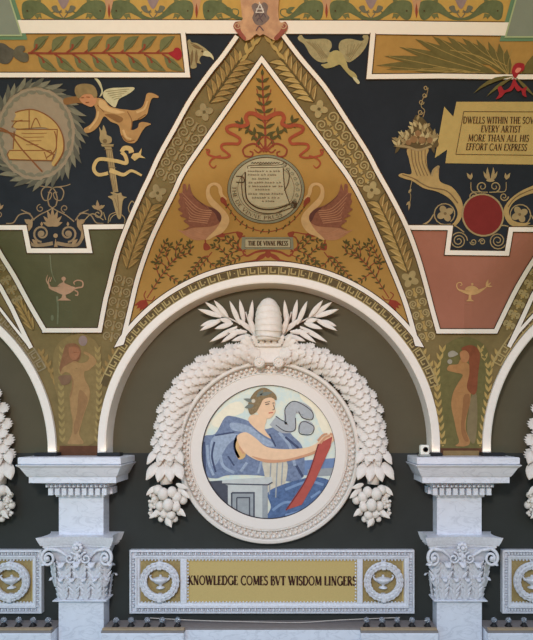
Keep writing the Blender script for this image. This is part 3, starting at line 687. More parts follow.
paint('horn', z.S([(88, 140), (95, 200), (105, 265), (60, 262), (42, 275), (75, 290), (110, 300), (165, 335), (230, 352), (290, 385), (325, 430), (332, 470), (310, 510), (270, 520), (225, 518), (270, 525), (320, 522), (352, 480), (360, 430), (345, 380), (305, 330), (245, 300), (240, 230), (215, 250), (205, 275), (185, 230), (180, 180), (185, 140)], 6), mat('horn_gold', (166, 134, 82), var=.12), T, 4)
paint('flute', sum([z.L([(105+i*17, 145), (112+i*16, 210), (135+i*17, 275)], 4) for i in range(5)], [])+z.L([(120, 290), (190, 330), (280, 350), (335, 410)], 6)+z.L([(60, 268), (110, 285), (140, 300)], 5), BRONZED, T, 5)
paint('rim', z.L([(28, 125), (85, 132), (140, 148), (205, 128)], 13, 10), BRONZE, T, 6)
paint('leaf_curl', z.L([(205, 275), (215, 245), (240, 228), (232, 260)], 10, 6)+z.L([(108, 300), (98, 350), (102, 380), (92, 430)], 3)+z.leaf((105, 340), (90, 360), 12)+z.leaf((98, 400), (80, 420), 12)+z.leaf((98, 400), (92, 445), 10), BRONZE, T, 5)
zz = Zm(390, 70, 5.92); L3 = []
L1 = zz.S([(45, 455), (70, 380), (120, 340), (150, 270), (175, 275), (200, 290), (240, 340), (275, 400), (280, 455), (160, 465)]); L2 = []
random.seed(3)
for i in range(60):
    x = random.uniform(40, 270); y = random.uniform(300, 455)
    y = 450-(1-abs(x-165)/135)*random.uniform(0, 165)
    a = random.uniform(-2.6, -.5)+(x-160)/170*.5; r = random.uniform(34, 54)
    (L3 if i % 3 == 0 else L2).extend(zz.leaf((x, y), (x+r*math.cos(a), y+r*math.sin(a)), 17))
L1 += zz.leaf((60, 440), (30, 495), 22)+zz.leaf((70, 430), (20, 455), 24)+zz.leaf((250, 440), (262, 495), 20)
paint('bright_leaf', L3, mat('leaf_bright_bronze', (176, 152, 104), var=.15), T, 8); paint('back_leaf', L1, mat('fruit_shade_paint', (92, 74, 46), var=.2), T, 6); paint('leaf', L2, mat('fruit_bronze', (146, 122, 80), var=.18), T, 7)
paint('fruit', zz.E(140, 410, 22)+zz.E(190, 415, 22)+zz.E(165, 375, 18)+zz.E(235, 415, 18)+zz.E(110, 430, 16), mat('fruit_brown', (134, 98, 62), var=.18), T, 9)
paint('tendril', zz.spiral(180, 250, 16, 5, 0, 1.3, 5)+zz.spiral(186, 190, 16, 5, 0, 1.3, 5)+zz.spiral(205, 150, 14, 5, 0, 1.3, 5)+zz.spiral(212, 105, 14, 5, 0, 1.2, 5)+zz.L([(195, 280), (205, 240), (185, 215), (195, 170), (215, 150), (225, 115)], 4), BRONZE, T, 5)
z = Zm(433, 160, 5.33)
T = vthing('painted_cornucopia', 525, 205, 'curving tail of a second gold cornucopia right of the red oval', 'painting')
paint('horn', z.S([(640, 90), (560, 125), (470, 165), (410, 210), (378, 260), (385, 310), (420, 350), (480, 352), (520, 335), (470, 335), (425, 320), (405, 285), (415, 245), (450, 210), (520, 180), (640, 150)]), mat('horn_gold', (166, 134, 82)), T, 4)
paint('flute', z.L([(640, 120), (520, 160), (440, 200), (400, 250)], 5), BRONZED, T, 5)
for cx3, cy3, wd in ((65, 285, 'left'), (462, 290, 'right')):
    T = vthing('painted_rosette', 433+cx3/5.33, 160+cy3/5.33, 'four-petalled bronze rosette in a scroll, %s of the red oval' % wd, 'painting')
    paint('petal', sum([z.E(cx3+23*math.cos(a), cy3+23*math.sin(a), 23, 18, a) for a in [PI/4+.3+i*PI/2 for i in range(4)]], []), BRONZE, T, 4, split=True)
    paint('eye', z.E(cx3, cy3, 8), BRONZED, T, 5)
    sd = 1 if cx3 < 200 else -1
    paint('ring', z.spiral(cx3-sd*2, cy3+2, 58, 52, PI*(.5), sd*.9, 6)+z.L([(cx3-sd*120, cy3+62), (cx3-sd*85, cy3+40), (cx3-sd*62, cy3+5)], 10, 6)+z.L([(cx3-sd*120, cy3+60), (cx3-sd*30, cy3+62), (cx3+sd*30, cy3+58)], 8), BRONZE, T, 3)
T = vthing('painted_oval', 483, 215, 'dark red oval in a thin gold rim under the tablet', 'painting')
paint('disc', z.E(266, 293, 108, 110, -.5, 32), mat('oval_red', (118, 42, 36), var=.07), T, 6)
paint('rim', z.L([(266+108*math.cos(a)*math.cos(-.5)-112*math.sin(a)*math.sin(-.5), 293+108*math.cos(a)*math.sin(-.5)+112*math.sin(a)*math.cos(-.5)) for a in [2*PI*i/32 for i in range(32)]], 9, closed=True, n=1), BRONZE, T, 7)
T = vthing('painted_scrollwork', 483, 215, 'gold spirals and flame palmette framing the red oval', 'painting')
s = []; p = []
for sd in (-1, 1):
    q = lambda x: 296+sd*(x-296)
    s += z.spiral(q(330), 142, 30, 6, PI/2, sd*-1.4, 7, 4)+z.spiral(q(378), 195, 24, 5, 0, sd*1.4, 7, 4)+z.L([(q(300), 172), (q(340), 170), (q(385), 165), (q(390), 118)], 6, 4)
    p += z.leaf((q(390), 105), (q(412), 68), 16)+z.leaf((q(390), 105), (q(385), 68), 14)
    X = 136 if sd < 0 else 345
    s += z.spiral(X, 430, 48, 8, -PI/2*0, sd*2.4, 6, 5)
    X2 = 215 if sd < 0 else 262
    s += z.spiral(X2, 436, 18, 5, PI, sd*1.4, 5)+z.L([(X-sd*30, 385), (X+sd*20, 350), (X+sd*60, 355)], 6)
for a in (-32, -12, 12, 32): p += z.leaf((306, 108), (306+70*math.sin(math.radians(a)), 108-80*math.cos(math.radians(a))+abs(a)*.6), 17, .1 if a > 0 else -.1)
p += z.E(306, 108, 22, 9)
paint('spiral', s, BRONZE, T, 4); paint('palmette', p, BRONZE, T, 5, split=True)

# ------------------------------------------------------------------ oil lamps on the pendentives
z = Zm(0, 250, 4.1)
T = vthing('painted_oil_lamp', 64, 289, 'pinkish oil lamp with flame and scroll handle on the green field', 'painting')
C = mat('lamp_pink', (168, 128, 96), var=.12)
paint('bowl', z.S([(200, 150), (225, 152), (262, 145), (300, 150), (308, 158), (290, 175), (262, 184), (230, 172), (205, 160)]), C, T, 3)
paint('lid', z.P([(235, 147), (245, 138), (258, 132), (270, 138), (290, 147)])+z.E(261, 118, 9)+z.L([(261, 125), (261, 135)], 6), C, T, 4)
paint('foot', z.P([(256, 182), (268, 182), (272, 196), (292, 207), (235, 207), (252, 196)]), C, T, 4)
paint('handle', z.L([(300, 160), (318, 155), (338, 150), (338, 130), (318, 124), (303, 132), (306, 142)], 7, 4)+z.L([(305, 165), (318, 172), (318, 185), (308, 184)], 5), C, T, 4)
paint('flame', z.L([(205, 155), (198, 130), (205, 110)], 8, 2)+z.L([(198, 140), (190, 122), (196, 102)], 6, 2)+z.L([(205, 130), (212, 112)], 5, 2), C, T, 4)
paint('drip_stain', z.L([(205, 20), (212, 90), (228, 130)], 5, 3)+z.L([(234, 190), (238, 240), (236, 305)], 9, 6)+z.E(214, 278, 6, 12), mat('damp_stain', (108, 106, 76), var=.2), CEIL, 3)
z = Zm(403, 250, 4.1)
T = vthing('painted_oil_lamp', 473, 289, 'slim golden oil lamp with curled handle on the pink field', 'painting')
C = mat('lamp_gold', (186, 142, 90), var=.14)
paint('bowl', z.S([(228, 160), (240, 172), (275, 184), (305, 180), (335, 160), (345, 148), (325, 158), (290, 165), (250, 165)]), C, T, 3)
paint('lid', z.S([(255, 164), (262, 152), (282, 146), (300, 152), (308, 162), (280, 167)])+z.E(284, 140, 5), C, T, 4)
paint('foot', z.P([(270, 184), (280, 184), (280, 202), (292, 210), (258, 210), (268, 202)]), C, T, 4)
paint('handle', z.L([(235, 168), (222, 155), (222, 138), (236, 133), (242, 142), (234, 146)], 5, 3), C, T, 4)
paint('flame', z.leaf((340, 152), (350, 120), 10)+z.leaf((342, 150), (362, 132), 7)+z.leaf((342, 150), (368, 148), 6), C, T, 4)

# ------------------------------------------------------------------ standing figures over the piers
z = Zm(30, 325, 4.57)
T = vthing('painted_figure', 77, 395, 'faded standing long-haired figure holding a round mirror, over the left pier', 'painting')
paint('ground', z.S([(110, 120), (160, 60), (240, 40), (310, 90), (325, 200), (310, 400), (290, 540), (150, 540), (140, 400), (110, 250)]), mat('panel_olive', (128, 104, 62), var=.12), T, 2.6)
paint('hair', z.S([(150, 130), (165, 90), (205, 85), (232, 110), (228, 155), (205, 170), (170, 180), (150, 225), (135, 200)]), mat('faded_hair', (130, 88, 58), var=.16), T, 4)
paint('body', z.S([(175, 180), (205, 165), (235, 175), (262, 165), (270, 145), (245, 130), (255, 122), (295, 150), (302, 175), (270, 205), (248, 215), (252, 250), (272, 290), (270, 340), (250, 400), (235, 450), (225, 500), (245, 540), (200, 545), (172, 540), (190, 500), (195, 440), (185, 380), (182, 320), (195, 270), (188, 230), (165, 215), (140, 225), (150, 195)]), mat('faded_flesh', (154, 116, 72), var=.14), T, 5)
paint('shading', z.S([(225, 300), (255, 320), (262, 350), (240, 420), (222, 480), (205, 500), (200, 460), (215, 400)])+z.L([(188, 230), (196, 270), (183, 330)], 6), mat('faded_flesh_brown', (140, 102, 64), var=.12), T, 6)
paint('face', z.S([(178, 105), (210, 98), (228, 120), (220, 150), (200, 162), (182, 145)]), mat('faded_face', (150, 98, 66), var=.12), T, 6)
paint('mirror', z.E(242, 72, 20, 24), mat('mirror_mauve', (136, 112, 98), var=.1), T, 5)
paint('casket', z.S([(130, 235), (185, 230), (180, 265), (150, 275), (138, 260)]), mat('casket_brown', (122, 90, 64), var=.12), T, 7)
paint('base_band', z.P([(135, 552), (325, 552), (322, 596), (132, 596)]), mat('panel_brown', (92, 58, 38), var=.15), T, 4)
g = []; g2 = []
for i in range(13):
    y = 520-i*34
    for q, x in ((g, 148-6*math.sin(i/4)), (g2, 308+8*math.sin(i/4))):
        q += z.leaf((x, y+16), (x-14, y-16), 12)+z.leaf((x, y+16), (x+14, y-16), 12)
for q in (g, g2): paint('leaf_border', q, mat('border_leaf_dim', (148, 122, 72), var=.14), T, 3)
z = Zm(403, 325, 4.1)
T = vthing('painted_figure', 462, 395, 'standing figure with long red hair and raised hands, over the right pier', 'painting')
paint('ground', z.S([(150, 120), (190, 70), (260, 50), (330, 80), (360, 160), (345, 300), (325, 500), (150, 500), (160, 350), (140, 220)]), mat('panel_green_olive', (104, 92, 52), var=.14), T, 2.6)
paint('body', z.S([(240, 140), (225, 160), (190, 165), (182, 185), (215, 195), (245, 205), (225, 240), (205, 280), (198, 330), (210, 390), (220, 440), (230, 480), (215, 495), (255, 497), (275, 480), (258, 430), (260, 380), (275, 320), (278, 280), (290, 230), (285, 180)]), mat('warm_flesh', (160, 112, 66), var=.12), T, 4)
paint('hair', z.S([(240, 95), (275, 82), (305, 95), (316, 130), (308, 200), (302, 270), (285, 285), (262, 255), (272, 200), (270, 150), (255, 115)]), mat('red_hair', (126, 70, 44), var=.16), T, 5)
paint('face', z.S([(235, 110), (258, 105), (272, 125), (265, 150), (245, 152), (235, 132)]), mat('warm_face', (166, 112, 70)), T, 6)
paint('shading', z.S([(250, 290), (272, 285), (272, 330), (255, 390), (255, 430), (270, 475), (250, 470), (238, 420), (245, 340)]), mat('warm_flesh_brown', (140, 94, 56)), T, 5)
paint('cloth', z.S([(278, 300), (300, 280), (305, 380), (295, 480), (272, 470), (262, 420), (270, 350)]), mat('cloth_olive', (124, 104, 70)), T, 3)
paint('dove', z.S([(185, 115), (205, 105), (225, 118), (212, 128), (190, 132)])+z.E(192, 150, 10), mat('dove_grey', (150, 136, 112)), T, 6)
paint('base_band', z.P([(148, 505), (325, 505), (325, 542), (148, 542)]), mat('panel_brown', (92, 58, 38)), T, 3)
paint('name_plate', z.P([(165, 515), (312, 515), (312, 540), (165, 540)]), mat('plate_tan', (140, 108, 66)), T, 5)
g = []; g2 = []
for i in range(13):
    y = 480-i*32; k = i/12
    off = 4+34*math.sin(min(1, k*1.25)*PI/2)-max(0, k-.8)*160
    for q, x in ((g, 166-off*.75), (g2, 312+off*1.1)):
        q += z.leaf((x, y+18), (x-14, y-16), 11)+z.leaf((x, y+18), (x+14, y-16), 11)
for q in (g, g2): paint('leaf_border', q, mat('border_leaf', (168, 136, 76), var=.14), T, 3)
# ------------------------------------------------------------------ gold triangle
z = Zm(180, 60, 3.135)
T = vthing('painted_laurel_sprig', 264, 110, 'upright green laurel sprig with looping red ribbons at the triangle top', 'painting')
st = z.L([(258, 45), (260, 110), (266, 190), (268, 285)], 4.5, 7)+z.L([(265, 280), (225, 225), (178, 190)], 4)+z.L([(268, 280), (315, 225), (368, 185)], 4)
st += z.L([(262, 150), (280, 110), (285, 92)], 3)+z.L([(262, 160), (248, 120), (240, 90)], 3)+z.L([(266, 200), (245, 175), (235, 150)], 3)+z.L([(268, 200), (292, 175), (298, 150)], 3)
paint('stem', st, BROWNRED, T, 4)
lf = z.leaf((258, 50), (258, 28), 10)
for i in range(8):
    y = 70+i*24; x = 258+i*1.4; r = 20+i*1.6
    lf += z.leaf((x, y), (x-r, y-13), 11)+z.leaf((x, y), (x+r+2, y-15), 11)
for sd, q in ((-1, [(250, 255), (235, 235), (215, 215), (195, 205)]), (1, [(285, 250), (305, 232), (325, 212), (350, 196)])):
    for x, y in q: lf += z.leaf((x, y), (x+sd*24, y-14), 11)+z.leaf((x, y), (x+sd*12, y+18), 10)+z.leaf((x, y), (x+sd*2, y-26), 10)
paint('leaf', lf, DGREEN, T, 5)
for sd in (-1, 1):
    q = lambda P: [(266+sd*(x-266), y) for x, y in P]
    paint('ribbon', z.L(q([(266, 185), (285, 175), (300, 168), (318, 168), (326, 182), (320, 200), (340, 208), (360, 204), (384, 210), (382, 224), (360, 236), (344, 248), (350, 262), (372, 262), (398, 264), (402, 276), (386, 290), (376, 300), (392, 306), (420, 304), (444, 296), (448, 284)]), 14, 5), RED, T, 6)
    paint('ribbon_tail', z.L(q([(404, 300), (428, 308), (440, 324), (428, 338), (418, 330)]), 6, 3)+z.L(q([(444, 294), (440, 282), (452, 280)]), 5, 3), RED, T, 6)
    paint('scroll', z.L(q([(268, 288), (285, 272), (300, 262), (322, 268), (335, 282), (328, 300), (308, 302), (304, 290), (314, 286)]), 6, 4)+z.L(q([(266, 270), (285, 290), (300, 280)]), 5, 3)+z.L(q([(270, 240), (290, 255), (292, 272)]), 4, 3), BROWNRED, T, 6)
z = Zm(220, 150, 5.92)
T = vthing('painted_seal', 265.5, 189, 'round buff and grey-green printer seal with tiny writing between two swans', 'painting')
c = (272, 232)
paint('disc', z.E(c[0], c[1], 228, 204, 0, 48), SEAL, T, 4)
ring = lambda r, w: z.L([(c[0]+r*1.115*math.cos(a), c[1]+r*math.sin(a)) for a in [2*PI*i/60 for i in range(60)]], w, closed=True, n=1)
paint('rim', ring(197, 12), SEALG, T, 5)
paint('rim_line', ring(204, 2.5)+ring(188, 4)+ring(150, 2), INK, T, 6)
paint('sheet', z.S([(165, 95), (250, 92), (360, 80), (372, 100), (378, 140), (385, 250), (410, 310), (300, 340), (220, 330), (165, 300), (150, 250), (150, 140)]), mat('seal_pale', (178, 162, 124), var=.06), T, 7)
paint('sheet_outline', z.L([(150, 130), (152, 250), (170, 305), (230, 345), (320, 350), (420, 318)], 8)+z.L([(165, 110), (180, 92), (350, 88), (380, 70), (375, 100), (180, 104)], 4)+z.L([(374, 105), (378, 180), (385, 240), (410, 310)], 5)+z.L([(390, 110), (410, 140), (402, 200), (380, 240)], 5)+z.L([(130, 150), (130, 240), (150, 310), (220, 365), (320, 375), (425, 340)], 5)+z.E(438, 322, 18, 24)+z.L([(95, 155), (135, 160), (140, 190), (95, 190)], 5), INK, T, 8)
wr = []
random.seed(11)
for y, x0, x1 in ((130, 165, 345), (152, 165, 330), (175, 190, 280), (198, 170, 360), (220, 170, 370), (240, 210, 290), (265, 168, 365), (288, 190, 350), (308, 250, 320)):
    x = x0
    while x < x1:
        h = random.uniform(7, 12)
        wr += z.L([(x, y), (x+2, y-h), (x+6, y-1), (x+9, y-h*.8)], 2.6, smooth=False)
        x += random.uniform(12, 16) + (8 if random.random() < .2 else 0)
wr += z.L([(185+i*8, 80-(i % 2)*8) for i in range(22)], 3, smooth=False)
paint('handwriting', wr, INK, T, 9)
def ring_text(s, a0, a1, r, h):
    n = text_width(s); out = []
    def fn(u, v):
        a = math.radians(a0+(a1-a0)*u/n); rr = r-h*v
        return z.x0+(c[0]+rr*1.115*math.cos(a))/z.s, z.y0+(c[1]+rr*math.sin(a))/z.s
    return text_shapes(s, fn, 1.0)
paint('motto', ring_text('THE DE VINNE PRESS', 186, 60, 179, 21), mat('seal_ink', (92, 72, 48)), T, 9)
paint('edge_ornament', sum([z.spiral(c[0]+168*1.115*math.cos(a), c[1]+168*math.sin(a), 12, 4, a, 1.2, 3) for a in [-1.0+i*.2 for i in range(9)]], []), SEALG, T, 8)
T = vthing('painted_garland', 268, 228, 'thin string of dark leaves hanging under the seal between swan beaks', 'painting')
ch = [(15, 285), (55, 350), (110, 420), (180, 462), (270, 484), (360, 466), (430, 420), (490, 350), (530, 288)]
s2 = spline(ch, False, 4)
paint('string', z.L(ch, 5), BROWNRED, T, 3)
paint('leaf', sum([z.leaf(s2[i], (s2[i][0]+12*math.cos(i*2.1), s2[i][1]-16), 10)+z.leaf(s2[i], (s2[i][0]-10, s2[i][1]+14), 9) for i in range(1, len(s2), 2)], []), DGREEN, T, 4)
for mir in (0, 1):
    z = Zm(170, 170, 6.66)
    # the right swan mirrors the left one about the triangle's axis
    if mir:
        z = Zm(0, 170, 6.66); z.t = lambda pts: [(360.4-x/6.66, 170+y/6.66) for x, y in pts]
    T = vthing('painted_swan', 327 if mir else 206, 215, 'pale necked swan with raised mauve wing, %s of the round seal' % ('right' if mir else 'left'), 'painting')
    paint('neck', z.S([(340, 185), (325, 150), (318, 115), (295, 102), (270, 115), (265, 150), (285, 190), (330, 235), (380, 290), (395, 335), (380, 380), (345, 420), (300, 440), (260, 462), (240, 460), (300, 400), (335, 340), (320, 280), (272, 235), (245, 190), (240, 140), (255, 100), (290, 84), (325, 92), (345, 120), (352, 160), (378, 190), (370, 205), (350, 205)], 6), SWANN, T, 5)
    paint('body', z.S([(300, 250), (345, 300), (350, 350), (330, 410), (280, 448), (220, 466), (160, 465), (110, 440), (75, 415), (52, 398), (90, 405), (140, 385), (180, 350), (230, 290)]), SWANB, T, 4)
    paint('wing', z.S([(300, 258), (340, 300), (335, 345), (290, 372), (220, 380), (150, 385), (85, 400), (130, 375), (90, 340), (110, 325), (65, 305), (85, 290), (52, 262), (70, 245), (55, 210), (65, 185), (60, 155), (82, 150), (85, 100), (105, 95), (112, 140), (128, 90), (145, 150), (180, 195), (240, 235)], 4), SWANW, T, 6)
    fs = []
    for i in range(7):
        fs += z.L([(285-i*6, 270+i*14), (190-i*10, 255+i*14), (80+i*10, 150+i*32)], 6, 3)
    paint('feather_line', fs+z.L([(90, 410), (150, 440), (220, 455)], 5)+z.L([(150, 395), (230, 425), (300, 400)], 5), SWANL, T, 7)
    paint('wing_fold', z.S([(255, 250), (300, 262), (338, 300), (335, 345), (318, 330), (300, 290)])+z.L([(245, 250), (200, 215), (150, 170)], 4), SWAND, T, 7)
    paint('beak', z.S([(335, 190), (350, 180), (372, 200), (378, 235), (360, 225), (340, 215)])+z.L([(350, 215), (380, 245)], 8), BROWNRED, T, 7)
    paint('leg', z.L([(330, 430), (380, 425), (440, 415), (480, 430)], 9, 6)+z.S([(440, 410), (485, 420), (475, 445), (455, 450)])+z.S([(300, 440), (330, 415), (360, 425), (365, 445), (330, 448)])+z.L([(235, 465), (238, 500)], 9)+z.S([(225, 490), (250, 490), (270, 520), (250, 535), (225, 530)]), BROWNRED, T, 3, split=True)
z = Zm(220, 150, 5.92)
T = vthing('painted_plaque', 266, 243, 'small lettered grey plaque under the round seal', 'painting')
paint('frame', z.P([(130, 516), (432, 516), (436, 588), (126, 588)]), SEALG, T, 5)
paint('panel', z.P([(150, 527), (415, 527), (418, 578), (148, 578)]), SEAL, T, 6)
f = line_fn(166, 566, 402, 566, 'THE DE VINNE PRESS', 28)
paint('lettering', text_shapes('THE DE VINNE PRESS', lambda u, v: (z.x0+f(u, v)[0]/z.s, z.y0+f(u, v)[1]/z.s), 1.4), INK, T, 9)
paint('frame_line', z.L([(150, 527), (415, 527), (418, 578), (148, 578)], 2.5, closed=True, smooth=False), INK, T, 7)
T = vthing('painted_scrollwork', 268, 255, 'dark red scrolls below the small lettered plaque', 'painting')
s = []
for sd in (-1, 1):
    q = lambda P: [(268+sd*(x-268), y) for x, y in P]
    s += px.L(q([(268, 250), (280, 252), (289, 256), (293, 252), (290, 249)]), 2.4, 1.2)+px.L(q([(268, 252), (274, 258), (284, 261), (292, 262)]), 2.4, 1)+px.leaf(q([(270, 253)])[0], q([(282, 262)])[0], 4)+px.L(q([(291, 236), (296, 238), (298, 246), (294, 250)]), 1.4)
paint('scroll', s+px.E(268, 254, 3, 4), BROWNRED, T, 3)
# foliage sprays
def sprig(name, label, segs, nleaf, mir=None, root=None):
    fl = (lambda P: [(mir-x, y) for x, y in P]) if mir else (lambda P: P)
    pts0 = fl(segs[0]); T = vthing(name, *pts0[len(pts0)//2], label, 'painting', None)
    st = []; lf = []
    for sg in segs:
        sp = spline(fl(sg), False, 8); st += px.L(fl(sg), 1.1, .7); acc = 0
        for i in range(3, len(sp)):
            acc += math.hypot(sp[i][0]-sp[i-1][0], sp[i][1]-sp[i-1][1])
            if acc > 4.6:
                acc = 0; x, y = sp[i]; a = math.atan2(sp[i][1]-sp[i-1][1], sp[i][0]-sp[i-1][0])
                for s in (-.8, .8): lf += px.leaf((x, y), (x+5.2*math.cos(a+s), y+5.2*math.sin(a+s)), 1.9)
        x, y = sp[-1]; lf += px.leaf((x, y), (x+5*math.cos(a), y+5*math.sin(a)), 2.5)
    paint('stem', st, BROWNRED, T, 3); paint('leaf', lf, DGREEN, T, 4)
    if root:
        (rx, ry), ang = root; rx, ry = fl([(rx, ry)])[0]
        if mir: ang = PI-ang
        r = []
        for a in (-.6, -.3, 0, .3, .6): r += px.leaf((rx, ry), (rx+13*math.cos(ang+a), ry+13*math.sin(ang+a)), 4)
        paint('red_leaf', r, mat('root_red', (136, 54, 38)), T, 5)
        paint('curl', px.L([(rx, ry), (rx+5*math.cos(ang+2.2), ry+5*math.sin(ang+2.2)), (rx+9*math.cos(ang+2.6), ry+9*math.sin(ang+2.6))], 1)+px.L([(rx, ry), (rx+6*math.cos(ang-2), ry+6*math.sin(ang-2)), (rx+10*math.cos(ang-2.6), ry+8*math.sin(ang-2.6))], 1), BROWNRED, T, 4)
big = [[(147, 298), (160, 278), (172, 262), (186, 246)], [(160, 278), (156, 264), (162, 250), (166, 242)], [(168, 268), (160, 262), (155, 262)], [(172, 262), (180, 256), (190, 252), (190, 244)], [(164, 272), (172, 278), (178, 282)], [(176, 258), (176, 248), (180, 242)], [(170, 264), (166, 254), (170, 246)]]
sprig('painted_foliage', 'leafy dark sprig with red root leaves in the left triangle corner', big, 0, root=((146, 300), 2.1))
sprig('painted_foliage', 'leafy dark sprig with red root leaves in the right triangle corner', big, 0, mir=536, root=((146, 300), 2.1))
mid = [[(212, 252), (204, 262), (196, 272)], [(208, 256), (202, 258), (194, 268), (186, 278)], [(206, 258), (214, 266), (222, 262)], [(228, 258), (222, 250), (214, 246)], [(240, 250), (230, 254), (220, 262)]]
sprig('painted_foliage', 'spreading leafy tendrils beneath the left swan', mid, 0)
sprig('painted_foliage', 'spreading leafy tendrils beneath the right swan', mid, 0, mir=536)
up = [[(246, 252), (234, 248), (226, 240), (218, 240)], [(240, 250), (236, 242), (230, 238)], [(246, 254), (238, 258), (230, 262)]]
sprig('painted_foliage', 'leafy tendrils at the left end of the lettered plaque', up, 0)
sprig('painted_foliage', 'leafy tendrils at the right end of the lettered plaque', up, 0, mir=536)

# ------------------------------------------------------------------ helpers for solid pieces
def box(bm, x0, x1, y0, y1, z0, z1, bev=0):
    v = [bm.verts.new(p) for p in ((x0, y0, z0), (x1, y0, z0), (x1, y1, z0), (x0, y1, z0), (x0, y0, z1), (x1, y0, z1), (x1, y1, z1), (x0, y1, z1))]
    fs = [bm.faces.new([v[i] for i in f]) for f in ((0, 3, 2, 1), (4, 5, 6, 7), (0, 1, 5, 4), (1, 2, 6, 5), (2, 3, 7, 6), (3, 0, 4, 7))]
    if bev:
        es = list({e for f in fs for e in f.edges})
        bmesh.ops.bevel(bm, geom=es, offset=bev, segments=2, affect='EDGES', profile=.5)
def ball(bm, c, r, sx=1, sy=1, sz=1, seg=10, rot=None):
    m = Matrix.Translation(c) @ (rot.to_matrix().to_4x4() if rot else Matrix()) @ Matrix.Diagonal((r*sx, r*sy, r*sz, 1))
    bmesh.ops.create_uvsphere(bm, u_segments=seg, v_segments=max(6, seg-2), radius=1, matrix=m)
def lathe(bm, prof, c, axis='Z', n=32):
    """prof: (radius, height along axis)"""
    rings = []
    for r, h in prof:
        ring = []
        for i in range(n):
            a = 2*PI*i/n
            if axis == 'Z': p = (c[0]+r*math.cos(a), c[1]+r*math.sin(a), c[2]+h)
            else: p = (c[0]+r*math.cos(a), c[1]+h, c[2]+r*math.sin(a))
            ring.append(bm.verts.new(p))
        rings.append(ring)
    for a, b in zip(rings, rings[1:]):
        for i in range(n): bm.faces.new((a[i], a[(i+1) % n], b[(i+1) % n], b[i]))
    for ring in (rings[0], rings[-1]):
        try: bm.faces.new(ring)
        except ValueError: pass
def tube(bm, pts, r, n=8, r1=None):
    pts = [Vector(p) for p in pts]; N = len(pts); r1 = r if r1 is None else r1; rings = []
    up = Vector((0, 1, 0))
    for i, p in enumerate(pts):
        t = (pts[min(N-1, i+1)]-pts[max(0, i-1)]).normalized()
        a = t.cross(up)
        if a.length < 1e-3: a = t.cross(Vector((1, 0, 0)))
        a.normalize(); b = t.cross(a); rr = r+(r1-r)*i/max(1, N-1)
        rings.append([bm.verts.new(p+a*rr*math.cos(2*PI*k/n)+b*rr*math.sin(2*PI*k/n)) for k in range(n)])
    for a, b in zip(rings, rings[1:]):
        for k in range(n): bm.faces.new((a[k], a[(k+1) % n], b[(k+1) % n], b[k]))
    bm.faces.new(rings[0]); bm.faces.new(rings[-1])
def leaf3(bm, base, tip, width, out, lobes=0, curl=.25, thick=.12, nrm=Vector((0, -1, 0))):
    """a carved leaf from base to tip, ridge rising towards nrm by thick*width, tip lifting by out"""
    base = Vector(base); tip = Vector(tip); ax = tip-base; L = ax.length; ax.normalize()
    sd = ax.cross(nrm).normalized(); n = 9 if lobes else 7; rows = []
    for i in range(n+1):
        u = i/n
        wv = width/2*(math.sin(PI*min(1, u*.92+.08))**.75)*(1-.25*u) if u < 1 else 0
        if lobes: wv = width/2*math.sin(PI*(u*.80+.12))**.6
        if lobes and 0 < i < n: wv *= (1.2 if i % 2 else .74)
        c = base+ax*L*u+nrm*(out*u*u+math.sin(PI*u)*curl*width)
        if lobes and 0 < i < n and i % 2: fw = ax*(-L*.05)
        else: fw = ax*(L*.03)
        rows.append((c+sd*wv+fw-nrm*thick*width*.3, c+sd*wv*.5+nrm*thick*width*.7, c+nrm*thick*width*.25, c-sd*wv*.5+nrm*thick*width*.7, c-sd*wv+fw-nrm*thick*width*.3))
    vr = [[bm.verts.new(p) for p in r] for r in rows]
    for a, b in zip(vr, vr[1:]):
        for k in range(4): bm.faces.new((a[k], a[k+1], b[k+1], b[k]))
# ------------------------------------------------------------------ medallion in the lunette
SCL = lambda dep: (D-dep)/D/100
MC = (268.8, 451.8)
T = thing('round_medallion', W(MC[0], MC[1], 0), 'large round white medallion framing a painting of a robed reader', 'medallion')
c = W(MC[0], MC[1], .0)
def ringprof(bm, prof, n=96, closed=True):
    rings = [[bm.verts.new((c.x+r*.01*math.cos(2*PI*i/n), -y, c.z+r*.01*math.sin(2*PI*i/n))) for i in range(n)] for r, y in prof]
    for a, b in zip(rings, rings[1:]):
        for i in range(n): bm.faces.new((a[i], a[(i+1) % n], b[(i+1) % n], b[i]))
# radii in cm at the wall, second value: distance in front of the wall
bm = bmesh.new(); ringprof(bm, [(90.5, 0), (90.5, .07), (89.6, .085), (87.2, .09), (86.2, .08), (85.8, .020), (78.8, .018), (78.4, .056), (77.6, .058), (77.3, .046), (76.6, .046), (76.3, .058), (66.4, .052), (66.0, .03)])
linkbm('frame_ring', bm, mat('medallion_white', (226, 221, 213), 'N', rough=.6, var=.02), T, smooth=False)
bm = bmesh.new()
for i in range(96):
    a = 2*PI*i/96
    ball(bm, (c.x+.837*math.cos(a), -.046, c.z+.837*math.sin(a)), .018, seg=7, sy=1.4)
    a += PI/96
    ball(bm, (c.x+.804*math.cos(a), -.040, c.z+.804*math.sin(a)), .0125, seg=6, sy=1.6)
linkbm('bead_moulding', bm, PLASTER, T, smooth=True)
PW = on_wall(.034)
def mp(name, shapes, m, k, split=False): return paint(name, shapes, m, PICT, k, PW, split=split)
PICT = paint('picture', px.E(MC[0], MC[1], 66.9, 66.9, 0, 72), mat('sky_paint', (196, 208, 204), 'M', scale=14, second=(216, 214, 196)), T, 0, PW)
def inside(shapes):
    return [inside1([s]) [0] for s in shapes]
